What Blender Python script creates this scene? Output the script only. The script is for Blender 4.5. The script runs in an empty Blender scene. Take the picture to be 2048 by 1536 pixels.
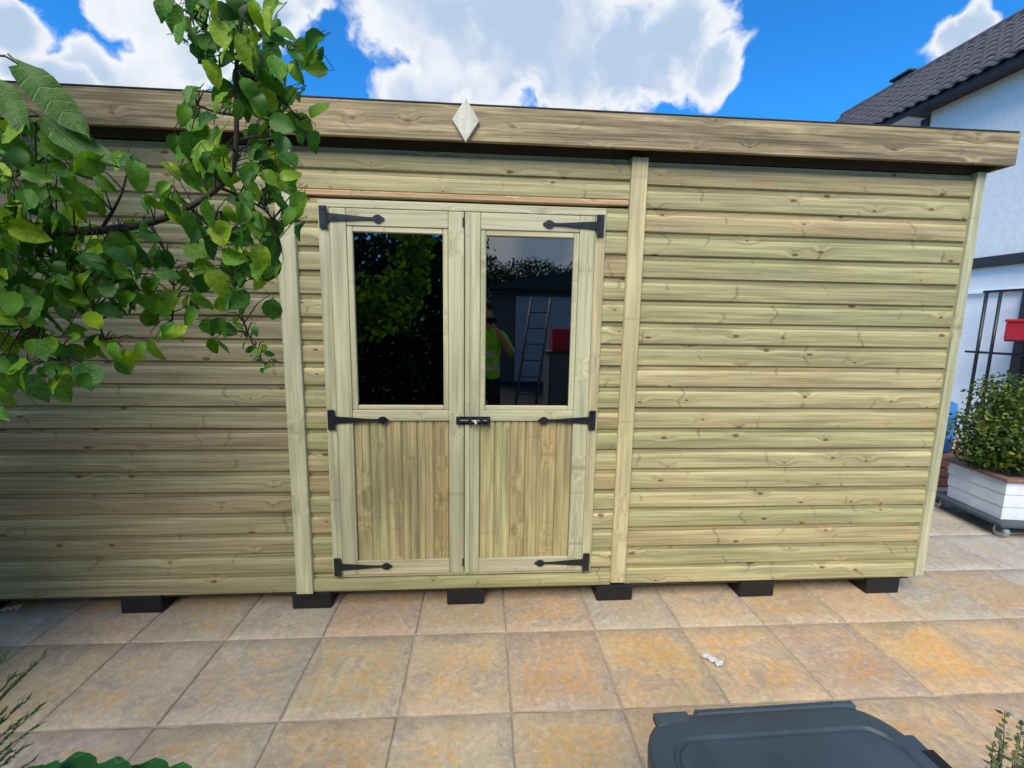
import bpy, bmesh, math, random
from mathutils import Vector, Matrix, noise as mnoise
R = math.radians
rnd = random.Random(7)
scene = bpy.context.scene
col = scene.collection

# ------------------------------------------------------------------ camera
F_PX, PITCH, ROLL, YAW = 881.15, 0.14072, 0.016648, 0.0690
CAM = Vector((0.0, -2.26013, 1.55885))
_f = Vector((math.sin(YAW) * math.cos(PITCH), math.cos(YAW) * math.cos(PITCH), -math.sin(PITCH)))
_r0 = Vector((math.cos(YAW), -math.sin(YAW), 0))
_u0 = _r0.cross(_f)
_r = math.cos(ROLL) * _r0 + math.sin(ROLL) * _u0
_u = -math.sin(ROLL) * _r0 + math.cos(ROLL) * _u0
cd = bpy.data.cameras.new('camera'); cam = bpy.data.objects.new('camera', cd); col.objects.link(cam)
cam.matrix_world = Matrix(((_r.x, _u.x, -_f.x, CAM.x), (_r.y, _u.y, -_f.y, CAM.y), (_r.z, _u.z, -_f.z, CAM.z), (0, 0, 0, 1)))
cd.sensor_width = 36.0; cd.lens = F_PX / 2048 * 36.0; cd.clip_start = 0.01; cd.clip_end = 3000
scene.camera = cam

def ray(px, py):
    return (_f + _r * ((px - 1024) / F_PX) - _u * ((py - 768) / F_PX))
def at(px, py, Y):                      # survey point: where a sight line meets the vertical plane y = Y
    d = ray(px, py); return CAM + d * ((Y - CAM.y) / d.y)
def proj(P):
    d = P - CAM; z = d.dot(_f)
    if z < 0.02: return None
    return (1024 + F_PX * d.dot(_r) / z, 768 - F_PX * d.dot(_u) / z)

# ------------------------------------------------------------------ light
SUN_EL, SUN_AZ = R(47), R(202)          # azimuth measured clockwise from +Y: the sun stands behind the camera
SUN_STRENGTH, SUN_ANGLE = 3.0, R(38)
SKY_STRENGTH = 0.10
scene.view_settings.view_transform = 'Standard'
scene.view_settings.look = 'None'
scene.view_settings.exposure = 0.6
scene.cycles.max_bounces = 6; scene.cycles.diffuse_bounces = 3; scene.cycles.glossy_bounces = 3; scene.cycles.transmission_bounces = 4; scene.cycles.transparent_max_bounces = 6
scene.cycles.use_denoising = True
scene.view_settings.gamma = 1.0
sd = bpy.data.lights.new('sun', 'SUN'); sun = bpy.data.objects.new('sun', sd); col.objects.link(sun)
sd.energy = SUN_STRENGTH; sd.angle = SUN_ANGLE; sd.color = (1.0, 0.90, 0.74)
sdir = Vector((math.sin(SUN_AZ) * math.cos(SUN_EL), math.cos(SUN_AZ) * math.cos(SUN_EL), math.sin(SUN_EL)))
sun.rotation_euler = (-sdir).to_track_quat('-Z', 'Y').to_euler()
sun.location = (0, -6, 12)

class NT:
    def __init__(s, tree): s.t = tree; s.n = tree.nodes; s.l = tree.links
    def new(s, typ, **kw):
        n = s.n.new(typ)
        for k, v in kw.items(): setattr(n, k, v)
        return n
    def put(s, sock, v):
        if isinstance(v, bpy.types.NodeSocket): s.l.new(v, sock)
        elif v is not None:
            if hasattr(sock.default_value, '__len__') and not hasattr(v, '__len__'): v = (v,) * len(sock.default_value)
            if hasattr(sock.default_value, '__len__') and len(sock.default_value) == 4 and len(v) == 3: v = (*v, 1)
            sock.default_value = v
    def math(s, op, a, b=None, c=None, clamp=False):
        n = s.new('ShaderNodeMath', operation=op, use_clamp=clamp)
        for i, v in enumerate((a, b, c)):
            if v is not None: s.put(n.inputs[i], v)
        return n.outputs[0]
    def vmath(s, op, a, b=None, scale=None):
        n = s.new('ShaderNodeVectorMath', operation=op); s.put(n.inputs[0], a)
        if b is not None: s.put(n.inputs[1], b)
        if scale is not None: s.put(n.inputs['Scale'], scale)
        return n.outputs['Value'] if op in ('DOT_PRODUCT', 'LENGTH', 'DISTANCE') else n.outputs[0]
    def noise(s, vec, scale=1.0, detail=4.0, rough=0.55, dist=0.0, dim='3D'):
        n = s.new('ShaderNodeTexNoise', noise_dimensions=dim)
        s.put(n.inputs['Vector'], vec); s.put(n.inputs['Scale'], scale); s.put(n.inputs['Detail'], detail)
        s.put(n.inputs['Roughness'], rough); s.put(n.inputs['Distortion'], dist); return n.outputs['Fac']
    def ramp(s, fac, lo, hi, a=0.0, b=1.0, smooth=True):
        n = s.new('ShaderNodeMapRange', interpolation_type='SMOOTHSTEP' if smooth else 'LINEAR')
        s.put(n.inputs[0], fac); s.put(n.inputs[1], lo); s.put(n.inputs[2], hi); s.put(n.inputs[3], a); s.put(n.inputs[4], b)
        return n.outputs[0]
    def mix(s, fac, a, b, blend='MIX'):
        n = s.new('ShaderNodeMix', data_type='RGBA', blend_type=blend)
        s.put(n.inputs[0], fac); s.put(n.inputs[6], a); s.put(n.inputs[7], b); return n.outputs[2]
    def sep(s, v): n = s.new('ShaderNodeSeparateXYZ'); s.put(n.inputs[0], v); return n.outputs
    def comb(s, x, y, z):
        n = s.new('ShaderNodeCombineXYZ')
        for i, v in enumerate((x, y, z)): s.put(n.inputs[i], v)
        return n.outputs[0]

# ------------------------------------------------------------------ sky (world): blue with drifting cumulus
world = bpy.data.worlds.new('World'); scene.world = world; world.use_nodes = True; world.cycles.sampling_method = 'MANUAL'; world.cycles.sample_map_resolution = 512
wt = NT(world.node_tree); wt.n.clear()
wo = wt.new('ShaderNodeOutputWorld'); bg = wt.new('ShaderNodeBackground'); wt.l.new(bg.outputs[0], wo.inputs[0])
bg.inputs[1].default_value = SKY_STRENGTH
sky = wt.new('ShaderNodeTexSky', sky_type='NISHITA', sun_disc=False)
sky.sun_elevation = SUN_EL; sky.sun_rotation = SUN_AZ; sky.air_density = 1.0; sky.dust_density = 0.3; sky.ozone_density = 3.0
dirv = wt.new('ShaderNodeTexCoord').outputs['Generated']
blue = wt.mix(1.0, sky.outputs[0], (0.19, 0.95, 1.60), 'MULTIPLY')
dz = wt.sep(dirv)[2]
wn = wt.new('ShaderNodeTexNoise'); wt.put(wn.inputs['Vector'], dirv); wt.put(wn.inputs['Scale'], 7.0); wt.put(wn.inputs['Detail'], 3.5); wt.put(wn.inputs['Roughness'], 0.62)
wd = wt.vmath('ADD', dirv, wt.vmath('SCALE', wt.vmath('SUBTRACT', wn.outputs['Color'], (0.5, 0.5, 0.5)), scale=0.13))
base = wt.ramp(wt.noise(dirv, 1.7, 3.0, 0.5), 0.47, 0.62, 0.0, 0.9)
# big cumulus banks at the bearings where they stand in the photograph (px, py, radius, weight)
CL = [(800, 10, 105), (900, 70, 140), (1020, 50, 160), (1130, 100, 140), (1250, 100, 130), (1345, 70, 110), (1425, 130, 72), (1310, 165, 60), (815, 185, 72), (880, 190, 55), (1000, 170, 70),
      (15, 55, 95), (60, 140, 90), (200, 130, 70), (275, 140, 80), (340, 60, 110), (235, 25, 60), (430, 50, 90), (545, 15, 75), (620, 5, 40), (120, 160, 70),
      (1890, 75, 60), (1950, 40, 62), (2010, 70, 50), (2050, 40, 50), (1000, -260, 260), (200, -200, 150)]
field = None
for px, py, rpx in CL:
    d = ray(px, py).normalized(); wgt = 1.0
    rad = 1.5 * (ray(px + rpx, py).normalized() - d).length
    dist = wt.vmath('DISTANCE', wd, tuple(d))
    b = wt.ramp(dist, 0.0, rad, wgt, 0.0)
    field = b if field is None else wt.math('MAXIMUM', field, b)
front = wt.ramp(wt.vmath('DOT_PRODUCT', dirv, tuple(ray(1024, 250).normalized())), 0.45, 0.72, 0.0, 1.0)
field = wt.math('MAXIMUM', field, wt.math('MULTIPLY', base, wt.math('SUBTRACT', 1.0, front)))
fine = wt.noise(wd, 16.0, 5.0, 0.65)
dens = wt.math('ADD', field, wt.math('MULTIPLY', wt.math('SUBTRACT', fine, 0.5), 0.95))
mask = wt.ramp(dens, 0.17, 0.50)
mask = wt.math('MULTIPLY', mask, wt.ramp(dz, -0.02, 0.08))
core = wt.ramp(dens, 0.40, 0.85)
shade = wt.math('MULTIPLY', core, wt.ramp(wt.noise(wd, 5.5, 3.0, 0.5), 0.30, 0.58))
ccol = wt.mix(shade, (0.60, 0.62, 0.65), (0.32, 0.41, 0.54))
ccol = wt.vmath('SCALE', ccol, scale=1.0 / SKY_STRENGTH)
wt.put(bg.inputs[0], wt.mix(mask, blue, ccol))

# ------------------------------------------------------------------ materials
def mat(name):
    m = bpy.data.materials.new(name); m.use_nodes = True; t = NT(m.node_tree)
    return m, t, t.n['Principled BSDF']
def plain(name, c, rough=0.6, metal=0.0, var=0.12, scale=9.0, bump=0.0, bscale=60.0, spec=0.5):
    m, t, b = mat(name)
    co = t.new('ShaderNodeTexCoord').outputs['Object']
    n = t.noise(co, scale, 5, 0.6)
    t.put(b.inputs['Base Color'], t.mix(1.0, (*c, 1), t.comb(*(t.ramp(n, .25, .75, 1 - var, 1 + var),) * 3), 'MULTIPLY'))
    t.put(b.inputs['Roughness'], t.ramp(n, .3, .7, max(rough - .06, 0), min(rough + .06, 1))); b.inputs['Metallic'].default_value = metal
    b.inputs['Specular IOR Level'].default_value = spec
    if bump:
        bn = t.new('ShaderNodeBump'); bn.inputs['Strength'].default_value = bump; bn.inputs['Distance'].default_value = 0.004
        t.put(bn.inputs['Height'], t.noise(co, bscale, 5, 0.6)); t.l.new(bn.outputs[0], b.inputs['Normal'])
    return m
def wood(name, axis, c1, c2, c3, knots=1.0, grain=1.0, rough=0.62, mottle=0.0):
    """softwood: axis = index of the grain direction in object space"""
    m, t, b = mat(name)
    co = t.new('ShaderNodeTexCoord').outputs['Object']
    oi = t.new('ShaderNodeObjectInfo').outputs['Random']
    s = t.sep(co); o = [s[0], s[1], s[2]]
    L = o[axis]; rest = [o[i] for i in range(3) if i != axis]
    L = t.math('ADD', L, t.math('MULTIPLY', oi, 71.3))
    A = t.math('ADD', rest[1], t.math('MULTIPLY', oi, 13.7)); B = rest[0]
    # knots: scattered oval eyes
    vo = t.new('ShaderNodeTexVoronoi', voronoi_dimensions='2D', feature='F1'); vo.inputs['Randomness'].default_value = 1.0
    wob = t.math('MULTIPLY', t.math('SUBTRACT', t.noise(t.comb(t.math('MULTIPLY', L, 30), t.math('MULTIPLY', A, 30), 0), 1.0, 2), .5), .12)
    t.put(vo.inputs['Vector'], t.comb(t.math('ADD', t.math('MULTIPLY', L, 4.2), wob), t.math('MULTIPLY', A, 9.0), 0)); vo.inputs['Scale'].default_value = 1.0
    kd = vo.outputs['Distance']; kr = t.sep(vo.outputs['Color'])
    on = t.math('GREATER_THAN', kr[0], 0.55)
    kr_ = t.math('MULTIPLY_ADD', kr[1], 0.075, 0.035)
    eye = t.math('MULTIPLY', t.ramp(kd, kr_, t.math('MULTIPLY', kr_, .45)), on)
    halo = t.math('MULTIPLY', t.ramp(kd, .36, .04), on)
    # whorl ticks: lines running across the board where side branches left the stem
    vl = t.new('ShaderNodeTexVoronoi', voronoi_dimensions='1D', feature='F1')
    bend = t.math('MULTIPLY', t.math('SUBTRACT', t.noise(t.comb(t.math('MULTIPLY', L, 3), t.math('MULTIPLY', A, 9), 3.1), 1.0, 1.5), .5), .5)
    t.put(vl.inputs['W'], t.math('ADD', t.math('MULTIPLY', L, 2.4), bend)); vl.inputs['Scale'].default_value = 1.0
    tick = t.math('MULTIPLY', t.ramp(vl.outputs['Distance'], .028, .004), t.ramp(t.noise(t.comb(t.math('MULTIPLY', L, 6), t.math('MULTIPLY', A, 15), 7.7), 1.0, 2), .47, .6))
    pull = t.math('MULTIPLY', halo, 0.022)
    A2 = t.math('ADD', A, pull)
    g1 = t.noise(t.comb(t.math('MULTIPLY', L, 2.2), t.math('MULTIPLY', A2, 75), t.math('MULTIPLY', B, 40)), 1.0, 4, .6, .3)
    g2 = t.noise(t.comb(t.math('MULTIPLY', L, .9), t.math('MULTIPLY', A2, 16), t.math('MULTIPLY', B, 10)), 1.0, 3, .55, .6)
    g5 = t.ramp(t.noise(t.comb(t.math('MULTIPLY', L, 1.1), t.math('MULTIPLY', A2, 190), t.math('MULTIPLY', B, 60)), 1.0, 2, .5, .2), .52, .62)
    g3 = t.noise(t.comb(t.math('MULTIPLY', L, 2.5), t.math('MULTIPLY', A, 3.5), 0), 1.0, 3, .5)
    wn_ = t.new('ShaderNodeTexWhiteNoise', noise_dimensions='1D'); t.put(wn_.inputs['W'], t.math('MULTIPLY', oi, 993.0))
    w1 = wn_.outputs['Value']; w2 = t.sep(wn_.outputs['Color'])[2]
    c = t.mix(t.ramp(t.math('ADD', t.math('MULTIPLY', w1, .6), t.math('MULTIPLY', g2, .7)), .35, .95), (*c1, 1), (*c2, 1))
    c = t.mix(t.math('MULTIPLY', t.ramp(t.math('ADD', t.math('MULTIPLY', w2, .75), t.math('MULTIPLY', g3, .6)), .70, 1.12), .8), c, (*c3, 1))
    v = t.math('MULTIPLY', t.ramp(g1, .30, .70, 1 - .28 * grain, 1 + .17 * grain), t.ramp(g2, .3, .7, 1 - .20 * grain, 1 + .13 * grain))
    v = t.math('MULTIPLY', v, t.ramp(g5, 0, 1, 1.05, 1.05 - .22 * grain, False))
    c = t.mix(1.0, c, t.comb(v, v, v), 'MULTIPLY')
    if mottle:
        g4 = t.noise(t.comb(t.math('MULTIPLY', L, 2.6), t.math('MULTIPLY', A, 24), 0), 1.0, 4, .6, .8); mv = t.ramp(g4, .32, .68, 1 - .4 * mottle, 1 + .3 * mottle)
        c = t.mix(1.0, c, t.comb(mv, mv, mv), 'MULTIPLY')
    c = t.mix(t.math('MULTIPLY', halo, .25 * knots), c, (.36, .25, .13, 1))
    c = t.mix(t.math('MULTIPLY', tick, .5 * knots), c, (.13, .10, .055, 1))
    c = t.mix(t.math('MULTIPLY', eye, .85 * knots), c, (.095, .055, .028, 1))
    t.put(b.inputs['Base Color'], c); b.inputs['Roughness'].default_value = rough; b.inputs['Specular IOR Level'].default_value = .35
    bn = t.new('ShaderNodeBump'); bn.inputs['Strength'].default_value = .35; bn.inputs['Distance'].default_value = .0015
    t.put(bn.inputs['Height'], t.math('SUBTRACT', g1, t.math('MULTIPLY', t.math('ADD', eye, tick), .8))); t.l.new(bn.outputs[0], b.inputs['Normal'])
    return m

M = {}
M['clad'] = wood('treated_cladding', 0, (.375, .36, .18), (.445, .395, .21), (.43, .315, .165))
M['clad_dark'] = wood('treated_cladding_shaded', 0, (.315, .30, .165), (.35, .31, .175), (.315, .25, .15))  # darker boards: part of the left panel's shade is put into the colour
M['tg'] = wood('door_board_wood', 2, (.44, .415, .205), (.46, .39, .20), (.42, .29, .13), .3, 1.0)
M['trim_v'] = wood('pale_trim_vertical', 2, (.47, .475, .30), (.51, .50, .325), (.54, .43, .235), .35, .7)
M['trim_h'] = wood('pale_trim_horizontal', 0, (.47, .475, .30), (.52, .49, .325), (.56, .435, .26), .35, .7)
M['fascia'] = wood('weathered_fascia', 0, (.29, .23, .13), (.35, .275, .155), (.24, .175, .10), .7, 1.5, .7, .7)
M['trim_tan'] = wood('tan_trim_vertical', 2, (.52, .46, .26), (.55, .44, .235), (.58, .41, .185), .4, .7)
M['drip'] = wood('orange_strip', 0, (.53, .41, .25), (.56, .41, .24), (.56, .37, .20), .5, .8)
M['diamond'] = wood('finial_wood', 2, (.58, .60, .50), (.60, .60, .50), (.56, .54, .42), .1, .5)
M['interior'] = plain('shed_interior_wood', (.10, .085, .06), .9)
M['felt'] = plain('roofing_felt', (.035, .037, .04), .95, bump=.5, bscale=220)
M['bearer'] = plain('black_plastic', (.006, .0065, .008), .6, bump=.2)
M['iron'] = plain('black_iron', (.014, .016, .022), .38, var=.25, bump=.15, bscale=150)
M['steel'] = plain('bright_steel', (.62, .64, .66), .25, 1.0)
def glass_mat():
    m, t, b = mat('reflective_glass'); t.n.remove(b); out = t.n['Material Output']
    tr = t.new('ShaderNodeBsdfTransparent'); tr.inputs[0].default_value = (.40, .43, .42, 1)
    gl = t.new('ShaderNodeBsdfGlossy'); gl.inputs['Color'].default_value = (.93, .97, 1, 1); gl.inputs['Roughness'].default_value = 0.006
    fr = t.new('ShaderNodeFresnel'); fr.inputs[0].default_value = 2.55
    co = t.new('ShaderNodeTexCoord').outputs['Object']
    bn = t.new('ShaderNodeBump'); bn.inputs['Strength'].default_value = .06; bn.inputs['Distance'].default_value = .004
    t.put(bn.inputs['Height'], t.noise(co, 2.2, 1)); t.l.new(bn.outputs[0], gl.inputs['Normal'])
    mx = t.new('ShaderNodeMixShader'); t.l.new(fr.outputs[0], mx.inputs[0]); t.l.new(tr.outputs[0], mx.inputs[1]); t.l.new(gl.outputs[0], mx.inputs[2])
    t.l.new(mx.outputs[0], out.inputs[0]); return m
M['glass'] = glass_mat()
def slab_mat():
    m, t, b = mat('riven_sandstone')
    oin = t.new('ShaderNodeObjectInfo'); oi = oin.outputs['Random']; base = oin.outputs['Color']
    co = t.vmath('ADD', t.new('ShaderNodeTexCoord').outputs['Object'], t.comb(t.math('MULTIPLY', oi, 91.0), t.math('MULTIPLY', oi, 57.0), 0))
    w = t.noise(co, 6.0, 3, .5)
    n1 = t.noise(co, 3.2, 5, .6, .8); n2 = t.noise(co, 38, 6, .7); n3 = t.noise(co, 9, 4, .55, 1.4); n4 = t.noise(co, 24, 5, .7, .5); n5 = t.noise(co, 3.6, 5, .6, 1.2)
    spk = t.new('ShaderNodeTexVoronoi'); t.put(spk.inputs['Vector'], co); spk.inputs['Scale'].default_value = 42
    oc = t.sep(t.new('ShaderNodeTexCoord').outputs['Object'])
    rim = t.math('MAXIMUM', t.math('ABSOLUTE', oc[0]), t.math('ABSOLUTE', oc[1]))
    rim = t.ramp(t.math('ADD', rim, t.math('MULTIPLY', t.math('SUBTRACT', n1, .5), .16)), .135, .20)
    ochre = t.mix(1.0, base, (1.13, .94, .70, 1), 'MULTIPLY'); grey = t.mix(.65, base, (.35, .295, .245, 1)); pale = t.mix(.6, base, (.55, .455, .335, 1))
    dull = t.mix(.5, base, (.43, .355, .275, 1))
    c = t.mix(t.math('MULTIPLY', rim, .75), base, dull)
    c = t.mix(t.math('MULTIPLY', t.math('MULTIPLY', t.ramp(n4, .47, .53), t.ramp(n1, .40, .54)), t.math('SUBTRACT', 1.0, t.math('MULTIPLY', rim, .75))), c, ochre)
    gm = t.ramp(t.math('ADD', n5, t.math('MULTIPLY', t.math('SUBTRACT', n2, .5), .10)), .455, .415)
    c = t.mix(t.math('MULTIPLY', gm, .8), c, grey)
    vein = t.ramp(t.math('ABSOLUTE', t.math('SUBTRACT', n5, .452)), .016, .003)
    c = t.mix(t.math('MULTIPLY', vein, .55), c, pale)
    c = t.mix(t.math('MULTIPLY', t.ramp(n2, .54, .66), .5), c, pale)
    v = t.math('MULTIPLY', t.ramp(n2, .25, .75, .83, 1.15), t.ramp(w, .3, .7, .93, 1.06))
    c = t.mix(1.0, c, t.comb(v, v, v), 'MULTIPLY')
    c = t.mix(t.math('MULTIPLY', t.ramp(spk.outputs['Distance'], .22, .1), .22), c, (.16, .12, .09, 1))
    t.put(b.inputs['Base Color'], c); t.put(b.inputs['Roughness'], t.ramp(n2, .3, .7, .7, .9)); b.inputs['Specular IOR Level'].default_value = .3
    bn = t.new('ShaderNodeBump'); bn.inputs['Strength'].default_value = .55; bn.inputs['Distance'].default_value = .006
    t.put(bn.inputs['Height'], t.math('ADD', t.math('MULTIPLY', n2, .6), t.math('MULTIPLY', n3, 1.0))); t.l.new(bn.outputs[0], b.inputs['Normal'])
    return m
M['slab'] = slab_mat()
M['mortar'] = plain('mortar_bed', (.34, .29, .225), .95, bump=.6, bscale=120, var=.25)
M['soil'] = plain('garden_soil', (.045, .038, .028), .98, var=.4, scale=4, bump=.8, bscale=40)
M['render'] = plain('roughcast_render', (.84, .85, .85), .95, var=.06, scale=14, bump=.9, bscale=130)
M['white'] = plain('smooth_white_render', (.86, .89, .90), .8, var=.04)
M['dark_trim'] = plain('dark_brown_paint', (.035, .03, .034), .5)
M['upvc'] = plain('white_plastic', (.78, .79, .80), .4, var=.03)
M['tile'] = plain('dark_roof_tile', (.075, .07, .078), .8, var=.35, scale=5, bump=.5, bscale=50)
M['garage'] = plain('garage_wall', (.16, .15, .15), .9)
M['garage_door'] = plain('garage_door_paint', (.50, .55, .58), .6)
M['grey_plastic'] = plain('slate_grey_plastic', (.038, .058, .073), .46, var=.2, scale=9, bump=.25, bscale=260)
M['planter'] = plain('white_planter_wood', (.70, .75, .80), .6, var=.08, bump=.15)
M['planter_rim'] = plain('brown_planter_rim', (.22, .12, .10), .6, var=.2)
M['trolley'] = plain('trolley_plastic', (.05, .07, .08), .6)
M['blue'] = plain('blue_plastic', (.02, .16, .45), .4, var=.25)
M['brick'] = plain('terracotta', (.23, .085, .055), .85, var=.3)
M['red'] = plain('red_plastic', (.55, .012, .02), .4)
M['paper'] = plain('white_paper', (.85, .86, .88), .7, var=.03)
M['dark_metal'] = plain('dull_metal', (.10, .105, .11), .6)
M['alu'] = plain('aluminium', (.45, .46, .48), .45, .8)
M['bark'] = plain('dark_bark', (.045, .038, .032), .9, var=.4, scale=30, bump=.7)
def leaf_mat(name, ca, cb, cc, rough=.5, trans=.30, rows=16.0):
    m, t, b = mat(name); out = t.n['Material Output']
    oi = t.new('ShaderNodeObjectInfo').outputs['Random']
    ge = t.new('ShaderNodeNewGeometry').outputs['Random Per Island']
    r = t.math('FRACT', t.math('ADD', oi, ge))
    co = t.new('ShaderNodeTexCoord').outputs['Object']; s = t.sep(co)
    ax = t.math('ABSOLUTE', s[0])
    vein = t.math('SINE', t.math('MULTIPLY', t.math('SUBTRACT', s[1], t.math('MULTIPLY', ax, .7)), rows * 2 * math.pi))
    vein = t.math('MAXIMUM', t.ramp(vein, .80, 1.0), t.ramp(ax, .022, .006)) if rows else 0.0
    n = t.noise(co, 5.0, 4, .6)
    c = t.mix(t.ramp(r, .15, .75), (*ca, 1), (*cb, 1)); c = t.mix(t.ramp(r, .72, .98), c, (*cc, 1))
    v = t.ramp(n, .25, .75, .72, 1.25); c = t.mix(1.0, c, t.comb(v, v, v), 'MULTIPLY')
    c = t.mix(t.math('MULTIPLY', vein, .13), c, (*[min(x * 1.8 + .02, 1) for x in cb], 1))
    t.put(b.inputs['Base Color'], c); b.inputs['Roughness'].default_value = rough; b.inputs['Specular IOR Level'].default_value = .32
    tr = t.new('ShaderNodeBsdfTranslucent'); t.put(tr.inputs[0], t.mix(1.0, c, (1.5, 1.55, .5, 1), 'MULTIPLY'))
    mx = t.new('ShaderNodeMixShader'); mx.inputs[0].default_value = trans
    t.l.new(b.outputs[0], mx.inputs[1]); t.l.new(tr.outputs[0], mx.inputs[2]); t.l.new(mx.outputs[0], out.inputs[0])
    bn = t.new('ShaderNodeBump'); bn.inputs['Strength'].default_value = .25; bn.inputs['Distance'].default_value = .03
    t.put(bn.inputs['Height'], t.math('SUBTRACT', t.math('MULTIPLY', n, .6), vein)); t.l.new(bn.outputs[0], b.inputs['Normal'])
    return m
M['leaf'] = leaf_mat('apple_leaf', (.030, .125, .018), (.09, .235, .014), (.27, .42, .018), rows=6.0)
M['leaf_small'] = leaf_mat('apple_leaf_small', (.028, .12, .016), (.085, .225, .014), (.25, .40, .018), rows=0.0)
M['leaf_long'] = leaf_mat('long_leaf', (.055, .15, .025), (.08, .18, .025), (.12, .21, .03), rough=.55, rows=7.0)
M['box_leaf'] = leaf_mat('box_leaf', (.025, .065, .012), (.075, .125, .015), (.21, .22, .025))
M['hedge_leaf'] = leaf_mat('hedge_leaf', (.012, .03, .012), (.022, .045, .015), (.04, .06, .02))
M['geranium'] = leaf_mat('geranium_leaf', (.012, .085, .02), (.018, .11, .022), (.03, .13, .025), rows=3)
M['sprig'] = leaf_mat('grey_green_leaf', (.05, .10, .045), (.08, .13, .06), (.17, .20, .10))
M['pale_sprig'] = leaf_mat('pale_sprig_leaf', (.10, .14, .07), (.20, .23, .13), (.34, .35, .22))
M['hivis'] = plain('hi_vis_fabric', (.28, .75, .02), .8, var=.08)
M['tape'] = plain('reflective_tape', (.60, .62, .60), .5)
M['trouser'] = plain('dark_trousers', (.02, .022, .03), .9)
M['skin'] = plain('skin', (.45, .26, .18), .6)
M['hair'] = plain('dark_hair', (.02, .015, .012), .7)
M['phone'] = plain('phone_black', (.01, .01, .012), .2)
M['dark_glass'] = plain('dark_window_glass', (.015, .018, .022), .08)

# ------------------------------------------------------------------ builders
WL = {}
def empty(name, loc=(0, 0, 0), rz=0.0):
    o = bpy.data.objects.new(name, None); col.objects.link(o); o.location = loc; o.rotation_euler = (0, 0, rz); o.empty_display_size = .1
    WL[o.name] = Vector((0, 0, 0)); return o
def add(name, me, m, parent=None, loc=(0, 0, 0), rot=None):
    """loc is in the frame of the thing's root"""
    o = bpy.data.objects.new(name, me); col.objects.link(o); loc = Vector(loc); WL[o.name] = loc
    if m is not None and not me.materials: me.materials.append(M[m] if isinstance(m, str) else m)
    if parent is not None: o.parent = parent; o.location = loc - WL[parent.name]
    else: o.location = loc; WL[o.name] = Vector((0, 0, 0))
    if rot is not None: o.rotation_euler = rot
    return o
def tag(o, label, cat, group=None):
    o['label'] = label; o['category'] = cat
    if group: o['group'] = group
    return o
def struct(o): o['kind'] = 'structure'; return o
def bm_mesh(bm, name, smooth=False):
    me = bpy.data.meshes.new(name); bmesh.ops.recalc_face_normals(bm, faces=bm.faces); bm.to_mesh(me); bm.free()
    if smooth: me.polygons.foreach_set('use_smooth', [True] * len(me.polygons))
    return me
def bx(bm, x0, x1, y0, y1, z0, z1, bev=0.0, mtx=None):
    r = bmesh.ops.create_cube(bm, size=1.0); vs = r['verts']
    for v in vs:
        v.co = Vector(((x0 + x1) / 2 + v.co.x * (x1 - x0), (y0 + y1) / 2 + v.co.y * (y1 - y0), (z0 + z1) / 2 + v.co.z * (z1 - z0)))
        if mtx is not None: v.co = mtx @ v.co
    if bev: bmesh.ops.bevel(bm, geom=list({e for v in vs for e in v.link_edges}), offset=bev, segments=1, affect='EDGES', clamp_overlap=True)
def box(name, x0, x1, y0, y1, z0, z1, m, parent=None, bev=0.002):
    c = Vector(((x0 + x1) / 2, (y0 + y1) / 2, (z0 + z1) / 2)); bm = bmesh.new()
    bx(bm, x0 - c.x, x1 - c.x, y0 - c.y, y1 - c.y, z0 - c.z, z1 - c.z, bev)
    return add(name, bm_mesh(bm, name), m, parent, c)
def tube(bm, pts, rads, seg=6, cap=True):
    pts = [Vector(p) for p in pts]
    if not hasattr(rads, '__len__'): rads = [rads] * len(pts)
    rings = []; ref = Vector((.3, .2, 1)).normalized()
    for i, p in enumerate(pts):
        tdir = (pts[min(i + 1, len(pts) - 1)] - pts[max(i - 1, 0)]).normalized()
        a = tdir.cross(ref)
        if a.length < 1e-3: a = tdir.cross(Vector((1, 0, 0)))
        a.normalize(); b = tdir.cross(a)
        rings.append([bm.verts.new(p + rads[i] * (math.cos(2 * math.pi * k / seg) * a + math.sin(2 * math.pi * k / seg) * b)) for k in range(seg)])
    for i in range(len(rings) - 1):
        for k in range(seg): bm.faces.new((rings[i][k], rings[i][(k + 1) % seg], rings[i + 1][(k + 1) % seg], rings[i + 1][k]))
    if cap: bm.faces.new(rings[0][::-1]); bm.faces.new(rings[-1])
def prism(bm, poly, y0, y1):
    """poly in (x, z), extruded along y"""
    a = [bm.verts.new((x, y0, z)) for x, z in poly]; b = [bm.verts.new((x, y1, z)) for x, z in poly]; n = len(poly)
    bm.faces.new(a); bm.faces.new(b[::-1])
    for i in range(n): bm.faces.new((a[i], b[i], b[(i + 1) % n], a[(i + 1) % n]))

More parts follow.
